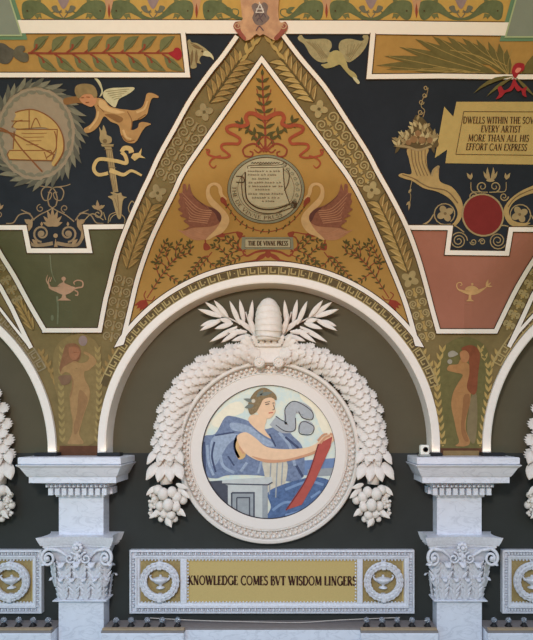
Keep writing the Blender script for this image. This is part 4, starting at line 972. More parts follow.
def inside1(shapes):
    """keep a painted shape inside the round picture"""
    V, F = soup(shapes); V, F = gridcut(V, F, 3.0)
    V2 = []
    for x, y in V:
        dx, dy = x-MC[0], y-MC[1]; r = math.hypot(dx, dy)
        if r > 66.4: dx, dy = dx*66.4/r, dy*66.4/r
        V2.append((MC[0]+dx, MC[1]+dy))
    return [(V2, F)]
z = Zm(180, 370, 3.135)
CLOAK = mat('cloak_blue', (112, 124, 150), 'M', var=.3, scale=26); CLOAKL = mat('cloak_light', (148, 160, 180), 'M', var=.2, scale=30); CLOAKD = mat('cloak_navy', (70, 78, 104), 'M', var=.15)
SKIN = mat('picture_skin', (222, 186, 154), 'M', var=.06); SKIND = mat('picture_skin_rose', (196, 146, 116), 'M', var=.06)
STONE = mat('picture_stone', (148, 152, 156), 'M', var=.12); STONEL = mat('picture_stone_light', (186, 188, 186), 'M', var=.08); STONED = mat('picture_stone_dark', (78, 80, 90), 'M', var=.12)
TUNIC = mat('tunic_cream', (196, 186, 168), 'M', var=.12); PLINE = mat('picture_line', (56, 52, 58), 'M')
mp('cloud', inside(z.S([(100, 160), (150, 110), (190, 100), (200, 130), (160, 150), (120, 180)])+z.S([(380, 60), (440, 90), (470, 150), (490, 210), (450, 200), (420, 130), (380, 90)])), mat('cloud_cream', (226, 216, 194), 'M', var=.05), 1, True)
mp('sea', inside(z.P([(370, 285), (500, 275), (500, 330), (370, 330)])), mat('sea_blue', (112, 132, 168), 'M', var=.12), 1)
mp('parapet', inside(z.P([(400, 312), (500, 305), (500, 330), (400, 335)])), STONE, 2)
mp('wall_block', inside(z.P([(70, 350), (150, 345), (150, 480), (70, 480)])), STONED, 2)
mp('cloak', inside(z.S([(70, 215), (110, 200), (140, 150), (165, 145), (215, 160), (255, 185), (290, 180), (320, 170), (352, 205), (385, 245), (388, 330), (350, 350), (300, 340), (240, 330), (150, 330), (110, 340), (70, 320)])), CLOAK, 3)
mp('cloak_fold', inside(z.S([(100, 215), (150, 200), (185, 205), (150, 235), (110, 300), (95, 280)])+z.S([(160, 165), (215, 175), (255, 205), (300, 235), (270, 238), (215, 200), (165, 188)])+z.L([(85, 235), (90, 290), (105, 330)], 8)+z.L([(310, 195), (345, 240), (360, 300)], 9)+z.L([(125, 250), (135, 300), (170, 322)], 9)+z.L([(210, 290), (190, 318)], 8)+z.L([(255, 285), (245, 325)], 7)), CLOAKL, 4, True)
mp('cloak_dark', inside(z.L([(180, 205), (170, 240), (185, 275)], 8)+z.L([(75, 225), (78, 330)], 8)+z.L([(108, 225), (100, 270), (112, 320)], 6)+z.L([(330, 210), (372, 245)], 7)+z.L([(150, 270), (170, 300)], 5)+z.L([(280, 200), (300, 240)], 5)+z.L([(365, 300), (385, 335)], 8)+z.L([(110, 205), (170, 195)], 5)), CLOAKD, 5, True)
mp('tunic', inside(z.S([(262, 280), (330, 282), (335, 330), (320, 380), (300, 420), (275, 400), (265, 330)])), TUNIC, 5)
mp('tunic_fold', inside(z.L([(285, 290), (280, 390)], 4)+z.L([(305, 290), (300, 400)], 4)+z.L([(322, 290), (318, 360)], 4)), STONE, 6)
mp('bodice', inside(z.S([(170, 220), (185, 208), (200, 240), (205, 270), (185, 280), (172, 255)])), mat('bodice_tan', (206, 168, 118), 'M'), 5)
mp('skirt', inside(z.S([(275, 385), (320, 360), (370, 345), (420, 335), (470, 350), (450, 400), (400, 450), (330, 475), (270, 470), (285, 430)])), mat('skirt_blue', (84, 104, 140), 'M', var=.3, scale=26), 5.6)
mp('skirt_fold', inside(z.L([(330, 375), (400, 350), (450, 360)], 8)+z.L([(290, 440), (330, 415), (380, 420)], 8)+z.L([(410, 400), (440, 380)], 7)+z.L([(330, 455), (385, 440)], 6)), mat('skirt_light', (120, 142, 176), 'M', var=.1), 6)
mp('bench', inside(z.P([(132, 345), (288, 335), (290, 352), (275, 360), (275, 475), (150, 475), (150, 362), (132, 356)])), STONEL, 6.7)
mp('bench_panel', inside(z.P([(162, 385), (232, 385), (232, 470), (162, 470)])+z.P([(258, 362), (275, 360), (275, 475), (258, 475)])), STONE, 7)
mp('bench_line', inside(z.L([(132, 357), (275, 360), (290, 352)], 4, smooth=False)+z.L([(162, 385), (232, 385), (232, 470)], 5, smooth=False)+z.L([(162, 385), (162, 470)], 5)+z.L([(178, 400), (218, 400), (218, 470)], 4, smooth=False)+z.L([(178, 400), (178, 470)], 4)), STONED, 8)
mp('scarf_loop', inside(z.L([(292, 158), (320, 178), (345, 176), (344, 140), (362, 116), (396, 130), (398, 152)], 36)+z.E(395, 180, 25, 22)), mat('scarf_grey', (164, 166, 170), 'M', var=.08, scale=40), 4)
mp('scarf_line', inside(z.L([(300, 145), (330, 160), (330, 120), (360, 98), (412, 128), (414, 155), (385, 150), (372, 130)], 2.5)+z.L([(395, 162), (420, 178), (410, 202), (375, 198), (378, 166), (395, 162)], 2.5)+z.L([(300, 172), (330, 192), (360, 188), (362, 150)], 2.5)), PLINE, 5)
mp('neck', inside(z.S([(228, 140), (270, 150), (265, 185), (285, 215), (250, 195), (215, 160)])), SKIN, 6)
mp('head', inside(z.S([(250, 90), (285, 82), (298, 100), (296, 120), (300, 128), (292, 142), (280, 152), (255, 148), (240, 125)])), SKIN, 7)
mp('hair', inside(z.S([(215, 100), (235, 68), (265, 55), (298, 75), (302, 95), (285, 86), (262, 92), (252, 110), (240, 130), (222, 140), (214, 125)])), mat('picture_hair', (132, 112, 84), 'M', var=.25, scale=60), 8)
mp('hair_leaf', inside(z.leaf((235, 100), (198, 90), 12)+z.leaf((232, 110), (202, 118), 14)+z.leaf((240, 85), (262, 62), 14)+z.leaf((250, 78), (290, 70), 12)), mat('hair_leaf_grey', (116, 120, 112), 'M'), 9)
mp('flower', inside(z.E(230, 97, 6)), TUNIC, 10)
mp('face_mark', inside(z.L([(268, 108), (280, 106)], 3)+z.L([(290, 104), (296, 103)], 2.5)+z.L([(266, 102), (282, 99)], 2)+z.L([(292, 108), (296, 122), (290, 125)], 2)), PLINE, 9)
mp('lips', inside(z.L([(278, 135), (292, 133)], 4, 3)), mat('lip_rose', (190, 108, 96), 'M'), 9)
mp('arm', inside(z.S([(178, 210), (205, 195), (235, 212), (270, 240), (320, 248), (385, 245), (425, 232), (445, 212), (470, 200), (485, 212), (470, 235), (440, 255), (390, 272), (320, 288), (265, 288), (225, 275), (195, 250)])), SKIN, 8)
mp('arm_tint', inside(z.S([(225, 270), (270, 280), (330, 280), (400, 262), (440, 245), (440, 255), (390, 273), (320, 289), (265, 289)])+z.L([(185, 240), (200, 262)], 6)), SKIND, 9)
mp('tablet', inside(z.P([(434, 232), (478, 208), (472, 240), (420, 355), (382, 422), (330, 440), (396, 342)])), mat('tablet_red', (170, 84, 76), 'M', var=.08), 10)
mp('tablet_edge', inside(z.L([(434, 232), (396, 342), (332, 440)], 4)), mat('tablet_dark', (120, 56, 56), 'M'), 11)
mp('finger', inside(z.L([(432, 222), (448, 204), (462, 200)], 7, 5)+z.L([(440, 230), (455, 212), (470, 206)], 7, 5)+z.L([(470, 200), (482, 205), (484, 222)], 8, 5)), SKIND, 12, True)
paint('picture_edge', px.L([(MC[0]+66.9*math.cos(a), MC[1]+66.9*math.sin(a)) for a in [2*PI*i/72 for i in range(72)]], 1.2, closed=True, n=1), PLINE, PICT, 13, PW)

# ------------------------------------------------------------------ garland
def garland_half(T, mir):
    """leaves overlapping like tiles along the path, then bell leaves and fruit"""
    fx = lambda x: (539.5-x if mir else x)
    path = spline([(262, 354), (240, 354), (215, 363), (193, 379), (178, 399), (169.5, 422), (166.5, 446), (165.5, 468), (166.5, 484)], False, 8)
    if mir: path = [(fx(x), y) for x, y in path]
    sp = [path[0]]; acc = 0; L = []
    for a, b in zip(path, path[1:]):
        L.append(math.hypot(b[0]-a[0], b[1]-a[1]))
    tot = sum(L)
    def at(s):
        s = max(0, min(tot-.01, s)); i = 0
        while s > L[i]: s -= L[i]; i += 1
        a, b = path[i], path[i+1]; t = s/L[i]
        return (a[0]+(b[0]-a[0])*t, a[1]+(b[1]-a[1])*t), ((b[0]-a[0])/L[i], (b[1]-a[1])/L[i])
    core = bmesh.new()
    pts = []
    for i in range(30):
        p, d = at(tot*i/29); pts.append(W(p[0], p[1], .062))
    tube(core, pts, .052, 10, .06)
    linkbm('core', core, PLASTER, T, smooth=True)
    bm = bmesh.new(); row = 0; s = 2.0; random.seed(5+mir)
    while s < tot-34:
        p, d = at(s); half = 7.4+2.8*min(1, s/110)
        n = (-d[1], d[0]); offs = (-1, -.34, .34, 1) if row % 2 else (-.7, 0, .7)
        for o in offs:
            o *= half; q = (p[0]+n[0]*o, p[1]+n[1]*o)
            lift = .115*math.sqrt(max(.08, 1-(o/half/1.12)**2))
            j = random.uniform(-1.2, 1.2); sp_ = o*.06
            tp = (q[0]+d[0]*11.5+n[0]*(sp_+j), q[1]+d[1]*11.5+n[1]*(sp_+j))
            nr = Vector((n[0]*o/half*.7*1, -1, -n[1]*o/half*.7)).normalized()
            leaf3(bm, W(q[0], q[1], .02+lift), W(tp[0], tp[1], .035+lift), .108, .035, lobes=1, curl=.07, thick=.13, nrm=nr)
        row += 1; s += 7.2
    linkbm('foliage', bm, PLASTER, T, smooth=True)
    for k, (off, ln, wd, out) in enumerate(((tot-35, 18, .13, .05), (tot-22, 20, .16, .07))):
        p, d = at(off)
        for o in ((-13, -5, 4, 13) if k == 0 else (-12, -4, 5, 13)):
            bmL = bmesh.new()
            q = (p[0]+o*.72, p[1]); tp = (p[0]+o*1.2, p[1]+ln-abs(o)*.25)
            leaf3(bmL, W(q[0], q[1], .10), W(tp[0], tp[1], .11), wd*.75, out, curl=.25, thick=.2, nrm=Vector((o*.03, -1, 0)).normalized())
            linkbm('bell_leaf', bmL, PLASTER, T, smooth=True)
    FC = link('fruit_cluster', [W(fx(167), 500, .02), W(fx(160), 490, .03), W(fx(174), 490, .03), W(fx(167), 515, .03)], [(0, 1, 2), (0, 2, 3), (0, 3, 1)], PLASTER, T)
    random.seed(21)
    fr = [(158, 490, 5.2, .13), (163, 494, 5.6, .16), (172, 492, 5, .14), (177, 497, 5, .13), (183, 500, 4.5, .10), (168, 505, 5.5, .17), (160, 506, 4.2, .14), (155, 500, 4, .11), (152, 505, 3.6, .09), (176, 507, 4.6, .14), (171, 515, 4.8, .13), (164, 514, 4, .13), (157, 513, 3.4, .11), (180, 512, 3.8, .1), (169, 521, 4.4, .1), (161, 519, 3.0, .1), (175, 519, 3.2, .09), (153, 495, 3.4, .1), (181, 490, 3.6, .1)]
    for x, y, r, dp in fr:
        b = bmesh.new(); ball(b, W(fx(x), y, dp), r*.0097, 1, 1, random.uniform(1, 1.25), 10)
        linkbm('fruit', b, PLASTER, FC, smooth=True)
    b = bmesh.new()
    for i in range(26):
        x, y = 153+random.uniform(-4, 12), 503+random.uniform(-9, 13)
        ball(b, W(fx(x), y, .13+random.uniform(-.02, .02)), .016, seg=6)
    o = linkbm('berries', b, PLASTER, FC, smooth=True)
    for (x0, y0, x1, y1) in ((180, 489, 190, 498), (176, 484, 188, 488), (156, 486, 147, 495), (160, 510, 150, 518), (178, 508, 186, 516), (166, 516, 172, 527), (172, 496, 180, 505), (164, 498, 172, 508)):
        b = bmesh.new(); leaf3(b, W(fx(x0), y0, .13), W(fx(x1), y1, .14), .055, .02, curl=.3)
        linkbm('fruit_leaf', b, PLASTER, FC, smooth=True)
T = thing('garland', W(268, 352, 0), 'white plaster leaf garland arched over the round painting, fruit clusters at both ends', 'garland', None)
for mir in (0, 1): garland_half(T, mir)
copyL = copy_tree(T, -BAY, None, 'end of a white plaster fruit garland cut off by the left edge')
copyR = copy_tree(T, BAY, None, 'end of a white plaster fruit garland cut off by the right edge')

# beehive with laurel sprays and scroll bracket
z = Zm(195, 295, 3.553)
T = thing('beehive', W(268, 342, .1), 'white plaster beehive standing on the scroll bracket above the medallion', 'ornament')
bm = bmesh.new(); h0 = W(268.5, 341, .14); prof = []
for i in range(41):
    u = i/40; r = .128*(math.sin(PI*(.36+.62*u*.98)) if u > .25 else .9+.1*math.sin(PI*u*2))
    r = .128*max(.02, (1-max(0, (u-.35)/.66)**2.6)**.55)*(1-.14*max(0, .3-u)/.3)
    prof.append((r*(1+.045*abs(math.sin(u*PI*7))), u*.415))
lathe(bm, prof, h0, 'Z', 28)
linkbm('hive', bm, PLASTER, T, smooth=True)
bm = bmesh.new()
for i in range(6):
    zz = h0.z+.415*(i+.5)/7.2; r = .128*max(.02, (1-max(0, ((zz-h0.z)/.415-.35)/.66)**2.6)**.55)+.002
    tube(bm, [(h0.x+r*math.cos(a), h0.y+r*math.sin(a), zz+.008*math.sin(a*2+i)) for a in [2*PI*k/24 for k in range(25)]], .006, 5)
linkbm('straw_band', bm, PLASTER, T, smooth=True)
leaves = [((105, 75), (38, 28)), ((95, 78), (14, 53)), ((98, 84), (20, 128)), ((78, 90), (22, 112)), ((118, 80), (70, 22)), ((160, 105), (125, 25)), ((175, 100), (160, 20)), ((195, 115), (205, 22)), ((135, 100), (72, 122)), ((150, 112), (55, 168)), ((165, 122), (95, 170)), ((195, 142), (132, 165)), ((205, 130), (150, 85)), ((130, 95), (88, 88)), ((215, 145), (190, 70)), ((185, 130), (118, 135)), ((205, 150), (160, 172))]
stems = [[(225, 160), (180, 115), (120, 82), (95, 76)], [(225, 160), (185, 140), (140, 118)], [(222, 150), (195, 105), (180, 60)]]
for mir, wd in ((0, 'left'), (1, 'right')):
    T = thing('laurel_spray', W(240 if not mir else 296, 338, .05), 'white plaster laurel spray spreading %s of the beehive' % wd, 'ornament', None)
    fx = (lambda x: 523-x) if mir else (lambda x: x)
    for i, (b, t_) in enumerate(leaves):
        bm = bmesh.new(); (bx, by), (tx, ty) = z.t([(fx(b[0]), b[1]), (fx(t_[0]), t_[1])])
        leaf3(bm, W(bx, by, .06+.012*(i % 3)), W(tx, ty, .075+.02*(i % 3)), .056, .03, curl=.2, thick=.2)
        linkbm('leaf', bm, PLASTER, T, smooth=True)
    for s in stems:
        bm = bmesh.new(); tube(bm, [W(*q, .05) for q in spline(z.t([(fx(x), y) for x, y in s]), False, 4)], .008, 6)
        linkbm('stem', bm, PLASTER, T, smooth=True)
T = thing('scroll_bracket', W(268, 364, 0), 'small white scrolled keystone between beehive and medallion frame', 'bracket')
bm = bmesh.new()
a, b = W(254, 363, .12), W(283, 346, .12); box(bm, a.x, b.x, -.13, 0, a.z, b.z, .012)
a, b = W(257, 347, .14), W(280, 343, .14); box(bm, a.x, b.x, -.16, 0, a.z, b.z, .012)
linkbm('block', bm, PLASTER, T)
for x in (259.5, 278.5):
    bm = bmesh.new(); q = W(x, 362.5, .14)
    lathe(bm, [(.052, .15), (.052, -.02), (.044, -.03), (.040, -.02), (.034, -.02), (.030, -.03), (.022, -.03), (.02, -.022), (.012, -.024), (.008, -.04), (.001, -.042)], (q.x, q.y, q.z), 'Y', 24)
    linkbm('volute', bm, PLASTER, T)
bm = bmesh.new()
for i in range(7):
    x = 252+i*5.4
    leaf3(bm, W(x, 346, .15), W(x+(i-3)*2.2, 336, .15), .05, .04, lobes=1, curl=.3)
for sd in (-1, 1):
    for k in range(3):
        leaf3(bm, W(268.5+sd*(14+k*3), 345+k*3, .14), W(268.5+sd*(27+k*4), 341+k*6, .15), .07, .03, lobes=1, curl=.25)
linkbm('leaf_collar', bm, PLASTER, T, smooth=True)

# ------------------------------------------------------------------ inscription panels
def relief_square(T, cxp, cyp, onespout=False):
    dep = .03
    wr = bmesh.new(); cc = W(cxp, cyp, dep); R = .160
    n = 22
    tube(wr, [(cc.x+R*math.cos(2*PI*i/40), -dep-.012, cc.z+R*math.sin(2*PI*i/40)) for i in range(41)], .030, 8)
    for i in range(n):
        a = PI/2+2*PI*(i+.5)/n*(1 if i < n/2 else 1); sgn = 1 if math.cos(a) > 0 else -1
        for r0 in (-.022, .0, .022):
            p = Vector((cc.x+(R+r0)*math.cos(a), -dep-.045+abs(r0)*.5, cc.z+(R+r0)*math.sin(a))); tdir = Vector((-math.sin(a), 0, math.cos(a)))*sgn
            leaf3(wr, p-tdir*.02, p+tdir*.045, .036, .014, curl=.3, thick=.4)
    linkbm('wreath', wr, CARVED, T, smooth=True)
    for a in (PI/2, -PI/2):
        b = bmesh.new(); box(b, cc.x-.022, cc.x+.022, -dep-.06, -dep, cc.z+R*math.sin(a)-.042, cc.z+R*math.sin(a)+.042, .008); linkbm('wreath_band', b, CARVED, T)
    lp = bmesh.new()
    lathe(lp, [(.002, -.075), (.045, -.072), (.038, -.062), (.012, -.052), (.014, -.04), (.055, -.018), (.078, .012), (.08, .022), (.05, .03), (.012, .04), (.012, .055), (.001, .06)], (cc.x, -dep, cc.z-.0), 'Z', 18)
    linkbm('lamp_bowl', lp, CARVED, T, smooth=True)
    lp = bmesh.new()
    sp = lambda s, P: [(cc.x+s*x, -dep-.02, cc.z+y) for x, y in P]
    if onespout:
        tube(lp, sp(1, [(.06, .0), (.10, .02), (.115, .055), (.09, .075), (.072, .055), (.085, .04)]), .011, 6); tube(lp, sp(-1, [(.05, .0), (.085, .02), (.105, .055)]), .018, 6, .008)
        tube(lp, sp(-1, [(.03, .03), (.035, .06), (.0, .08), (-.015, .05)]), .008, 6)
    else:
        for s in (-1, 1): tube(lp, sp(s, [(.05, .0), (.085, .02), (.102, .05), (.085, .06)]), .015, 6, .007)
    linkbm('lamp_handle', lp, CARVED, T, smooth=True)
def panel(label, x_off, text):
    T = thing('inscription_panel', W(272+x_off*0, 613, 0)+Vector((x_off*0, 0, 0)), label, 'wall panel')
    dep = .06
    X0, X1, Y0, Y1 = 129.3, 414.6, 550.3, 613.8
    a, b = W(X0, Y1, dep), W(X1, Y0, dep)
    bm = bmesh.new()
    prof = [(0, 0), (0, .055), (.012, .06), (.018, .06), (.020, .028), (.052, .028), (.056, .058), (.072, .058), (.076, .045), (.095, .040), (.100, .02)]
    rings = []
    for o, d in prof: rings.append([bm.verts.new(p) for p in ((a.x+o, -d, a.z+o), (b.x-o, -d, a.z+o), (b.x-o, -d, b.z-o), (a.x+o, -d, b.z-o))])
    for r, s in zip(rings, rings[1:]):
        for i in range(4): bm.faces.new((r[i], r[(i+1) % 4], s[(i+1) % 4], s[i]))
    linkbm('frame', bm, CARVED, T)
    G = mat('gold_mosaic', (172, 156, 104), 'L', rough=.55, var=.10, scale=160)
    link('gold_field', [(a.x+.05, -.02, a.z+.05), (b.x-.05, -.02, a.z+.05), (b.x-.05, -.02, b.z-.05), (a.x+.05, -.02, b.z-.05)], [(0, 1, 2, 3)], G, T)
    for (p0, p1) in ((141, 180.2), (362.8, 402)):
        u, v = W(p0, 602, .021), W(p1, 559.5, .021)
        link('square_field', [(u.x, -.021, u.z), (v.x, -.021, u.z), (v.x, -.021, v.z), (u.x, -.021, v.z)], [(0, 1, 2, 3)], mat('shaded_gold_mosaic', (142, 128, 90), 'L', var=.2, scale=60), T)  # darker gold: the shadow of the wreaths is put into the colour
    for (p0, p1) in ((180.2, 186.6), (357.2, 362.8)):
        bm = bmesh.new(); u, v = W(p0, 604, .045), W(p1, 559, .045); box(bm, u.x, v.x, -.045, -.002, u.z, v.z, .006); linkbm('divider', bm, CARVED, T)
    # carved leaf row on the frame
    bm = bmesh.new()
    n = 46
    for i in range(n):
        x = a.x+.05+(b.x-a.x-.10)*(i+.5)/n
        for zc, s in ((b.z-.036, 1), (a.z+.036, -1)):
            box(bm, x-.021, x-.007, -.060, -.028, zc-.013, zc+.013, .003)
            box(bm, x+.004, x+.008, -.060, -.028, zc-.014, zc+.014)
            box(bm, x+.014, x+.024, -.058, -.028, zc-.012, zc+.010, .002)
    n = 9
    for i in range(n):
        zc = a.z+.06+(b.z-a.z-.12)*(i+.5)/n
        for x in (a.x+.036, b.x-.036):
            box(bm, x-.013, x+.013, -.060, -.028, zc-.021, zc-.005, .003); box(bm, x-.014, x+.014, -.06, -.028, zc+.004, zc+.008)
    linkbm('leaf_moulding', bm, CARVED, T)
    bm = bmesh.new(); n = 78
    for i in range(n):
        x = a.x+.10+(b.x-a.x-.20)*(i+.5)/n
        for zc in (a.z+.104, b.z-.104): ball(bm, (x, -.03, zc), .010, seg=6)
    for xx in [W(p, 580, .03).x for p in (188, 355.6)]:
        for i in range(12): ball(bm, (xx, -.03, a.z+.12+(b.z-a.z-.24)*(i+.5)/12), .010, seg=6)
    linkbm('bead_moulding', bm, CARVED, T, smooth=True)
    relief_square(T, 160.6, 580.5); relief_square(T, 383, 580.5)
    if text:
        s = 'KNOWLEDGE COMES BVT WISDOM LINGERS'
        f = line_fn(188.0, 584.8, 356.2, 585.6, s, 9.2)
        paint('lettering', text_shapes(s, f, 1.4), mat('letter_brown', (62, 42, 36), 'L'), T, 1, on_wall(.021))
    return T
p = panel('long marble framed gold panel lettered with a saying, wreathed lamps at both ends', 0, True)
for s, wd in ((-1, 'left'), (1, 'right')):
    c_ = copy_tree(p, s*BAY, None, 'marble framed panel with wreathed lamp, cut off by the %s edge' % wd)
    for ch in list(c_.children):
        if ch.name.startswith('lettering'): bpy.data.objects.remove(ch)
# ------------------------------------------------------------------ piers
def zpx(y, dep): return ZE+(VY-y)*SCL(dep)
def rings_stack(bm, xc, hw, prof, base=P0):
    """stepped moulding round three sides of a pier: prof of (overhang, z)"""
    rs = []
    for o, z_ in prof:
        x0, x1, y = xc-hw-o, xc+hw+o, -base-o
        rs.append([bm.verts.new(p) for p in ((x0, -.003, z_), (x0, y, z_), (x1, y, z_), (x1, -.003, z_))])
    for a, b in zip(rs, rs[1:]):
        for i in range(3): bm.faces.new((a[i], a[i+1], b[i+1], b[i]))
    bm.faces.new(rs[0]); bm.faces.new(rs[-1])
def acanthus(bm, base, up, out, side, h, w_, curl):
    """one acanthus leaf: a ribbed spine rising along up and rolling outward, with splayed lobes on both sides"""
    base = Vector(base); up = Vector(up); out = Vector(out); side = Vector(side)
    def sp(u):
        if u < .72: return base+up*h*u+out*(.022+.03*u)
        a = (u-.72)/.28*PI*.95; return base+up*(h*.72+curl*math.sin(a)*1.1)+out*(.044+curl*(1-math.cos(a)))
    rows = []; n = 12
    for i in range(n+1):
        u = i/n; p = sp(u); wd = w_*(.17 if u < .7 else .30*(1-.5*max(0, u-.85)/.15))
        rows.append([bm.verts.new(q) for q in (p-side*wd-out*.012, p-side*wd*.5+out*.006, p-out*.004, p+side*wd*.5+out*.006, p+side*wd-out*.012)])
    for a, b in zip(rows, rows[1:]):
        for k in range(4): bm.faces.new((a[k], a[k+1], b[k+1], b[k]))
    for u, l, r in ((.02, .46, .5), (.22, .50, .62), (.42, .52, .72), (.60, .46, .8)):
        for s in (-1, 1):
            b = sp(u)+side*s*w_*.08-out*.006
            leaf3(bm, b, b+(side*s*r+up*1.05).normalized()*w_*(l+.25), w_*.30, .014, curl=.12, thick=.3, nrm=out)
def pier(xc, wd):
    hw = .2163
    # capital
    T = thing('pier_capital', (xc, -P0, zpx(600, P0)), 'white Corinthian marble capital with scrolls and leaves, %s pier' % wd, 'capital')
    zb, zt = zpx(599, P0), zpx(537, .25)
    H = zpx(549, .2)-zb
    bm = bmesh.new(); rings_stack(bm, xc, hw, [(.0, zb), (.0, zb+H*.6), (.03, zb+H*.85), (.06, zb+H)]); linkbm('bell', bm, CARVED, T)
    bm = bmesh.new()     # abacus with hollowed sides
    za0, za1 = zb+H-.005, zt; layers = [(za0, .075), (za0+.03, .105), (za0+.045, .105), (za0+.05, .12), (za1-.03, .14), (za1, .15)]
    rs = []
    for z_, o in layers:
        ring = []
        for i in range(13):
            t = i/12*2-1; dip = .06*(1-t*t); ring.append((xc+(hw+o)*t, -P0-o+dip+.0, z_))
        left = [(xc-hw-o+.045*(1-((k/5)*2-1)**2), -P0-o+(P0+o)*(1-k/5)*1.0, z_) for k in range(0, 5)]
        right = [(2*xc-x, y, z3) for x, y, z3 in left[::-1]]
        rs.append([bm.verts.new(q) for q in left+ring[0:]+right])
    for a, b in zip(rs, rs[1:]):
        for i in range(len(a)-1): bm.faces.new((a[i], a[i+1], b[i+1], b[i]))
    bm.faces.new(rs[0]); bm.faces.new(rs[-1])
    linkbm('abacus', bm, CARVED, T)
    F = Vector((0, -1, 0)); X = Vector((1, 0, 0)); U = Vector((0, 0, 1))
    for i in range(4):
        bm = bmesh.new(); acanthus(bm, (xc-hw+hw*2*(i+.5)/4, -P0, zb), U, F, X, .27, .115, .028); linkbm('acanthus_leaf', bm, CARVED, T, smooth=True)
    for i in range(3):
        bm = bmesh.new(); acanthus(bm, (xc-hw+hw*2*(i+.5)/3, -P0-.005, zb+.12), U, F, X, .30, .145, .045); linkbm('acanthus_leaf', bm, CARVED, T, smooth=True)
    for s in (-1, 1):
        bm = bmesh.new(); acanthus(bm, (xc+s*(hw-.012), -P0+.012, zb), U, (F+X*s).normalized(), (X*s*-1+F).normalized(), .27, .07, .03); linkbm('acanthus_leaf', bm, CARVED, T, smooth=True)
        bm = bmesh.new(); acanthus(bm, (xc+s*(hw+.01), -P0-.01, zb+.13), U, (F+X*s).normalized(), (X*s*-1+F).normalized(), .30, .12, .05); linkbm('acanthus_leaf', bm, CARVED, T, smooth=True)
        for k in range(2):
            bm = bmesh.new(); acanthus(bm, (xc+s*hw, -P0*(k*.5+.25), zb+.12*k), U, X*s, F, .27, .055, .025); linkbm('acanthus_leaf', bm, CARVED, T, smooth=True)
        # corner volute
        bm = bmesh.new(); q = Vector((xc+s*(hw+.055), -P0-.065, zb+H-.075)); d1 = (X*s+F*.8).normalized()
        pts = []
        for i in range(40):
            u = i/39; r = .072*(1-u)+.012; a = PI/2-u*2*PI*1.75
            pts.append(q+(X*s*.80+F*.18)*(r*math.cos(a))+U*r*math.sin(a)+F*(.02+.03*u))
        tube(bm, pts, .017, 6, .010)
        tube(bm, [Vector((xc+s*.06, -P0-.02, zb+H-.17)), Vector((xc+s*.12, -P0-.05, zb+H-.06)), Vector((xc+s*.19, -P0-.075, zb+H-.005)), pts[0]], .012, 6, .019)
        ball(bm, q+F*.05, .022, seg=8)
        linkbm('volute', bm, CARVED, T, smooth=True)
        # inner scroll
        bm = bmesh.new(); q = Vector((xc+s*.075, -P0-.055, zb+H-.085)); pts = []
        for i in range(30):
            u = i/29; r = .05*(1-u)+.008; a = PI/2+s*0+u*2*PI*1.5*s
            pts.append(q+X*(r*math.cos(a))+U*r*math.sin(a)+F*(.01+.02*u))
        tube(bm, pts, .012, 6, .008); linkbm('inner_scroll', bm, CARVED, T, smooth=True)
    bm = bmesh.new(); q = Vector((xc, -P0-.085, zb+H+.02))
    for i in range(8):
        a = 2*PI*i/8; ball(bm, q+X*.034*math.cos(a)+U*.036*math.sin(a), .02, seg=7)
    ball(bm, q+F*.025, .022, seg=8); tube(bm, [q-U*.05, q-U*.14], .02, 6, .012)
    for i in range(5): ball(bm, q+X*(.02*((i % 2)*2-1))-U*(.06+.022*i), .018, seg=6)
    linkbm('rosette', bm, CARVED, T, smooth=True)
    # shaft below
    T = thing('pier_shaft', (xc, -P0, 0), 'veined white marble pier shaft under the %s capital' % wd, 'pier')
    bm = bmesh.new(); rings_stack(bm, xc, hw+.002, [(0, 0), (0, zb-.028)]); linkbm('shaft', bm, MARBLE, T)
    bm = bmesh.new(); rings_stack(bm, xc, hw+.002, [(.004, zb-.028), (.018, zb-.022), (.04, zb-.012), (.042, zb-.004), (.03, zb)]); linkbm('necking', bm, MARBLE, T)
    # block and cornice above
    T = thing('pier_block', (xc, -P0, zt), 'plain veined marble block between %s capital and cornice' % wd, 'pier')
    zk = zpx(497, P0)
    bm = bmesh.new(); rings_stack(bm, xc, hw, [(0, zt), (0, zk)]); linkbm('block', bm, MARBLE, T)
    T = thing('pier_cornice', (xc, -P0, zk), 'white marble cornice with dentils on top of the %s pier' % wd, 'cornice')
    z0 = zk; q = lambda y, o: zpx(y, P0+o)
    prof = [(.0, z0), (.018, z0+.004), (.022, q(494.5, .02)), (.012, q(494.6, .012)), (.012, q(488, .05)), (.07, q(487.6, .08)), (.085, q(484, .10)), (.13, q(483.4, .13)), (.19, q(483, .19)), (.19, q(477, .19)), (.20, q(476.6, .2)), (.215, q(474, .21)), (.245, q(468, .245)), (.268, q(466, .268)), (.272, q(465.2, .27)), (.262, q(464.8, .262)), (.236, q(464.7, .24)), (.236, q(464.1, .24)), (.256, q(464.0, .256)), (.256, q(458.2, .256)), (.25, q(457.4, .25)), (.0, q(457.2, .25))]
    bm = bmesh.new(); rings_stack(bm, xc, hw, prof); linkbm('moulding', bm, MARBLE, T)
    zd0, zd1 = q(495.2, .085), q(488.4, .085)
    n = 9
    for i in range(n):
        x = xc-hw-.072+(2*hw+.144)*(i+.5)/n
        bm = bmesh.new(); box(bm, x-.0215, x+.0215, -P0-.085, -P0-.005, zd0, zd1); linkbm('dentil', bm, MARBLE, T)
    for s in (-1, 1):
        for yy in (.04, .12):
            bm = bmesh.new(); xs = xc+s*(hw+.055); box(bm, xs-.03, xs+.03, -yy-.024, -yy+.024, zd0, zd1); linkbm('dentil', bm, MARBLE, T)
    bm = bmesh.new(); n = 14
    for i in range(n):
        x = xc-hw-.08+(2*hw+.16)*(i+.5)/n
        box(bm, x-.013, x+.005, -P0-.118, -P0-.07, q(487.2, .1), q(484.4, .1), .004); box(bm, x+.010, x+.013, -P0-.115, -P0-.07, q(487.2, .1), q(484.2, .1))
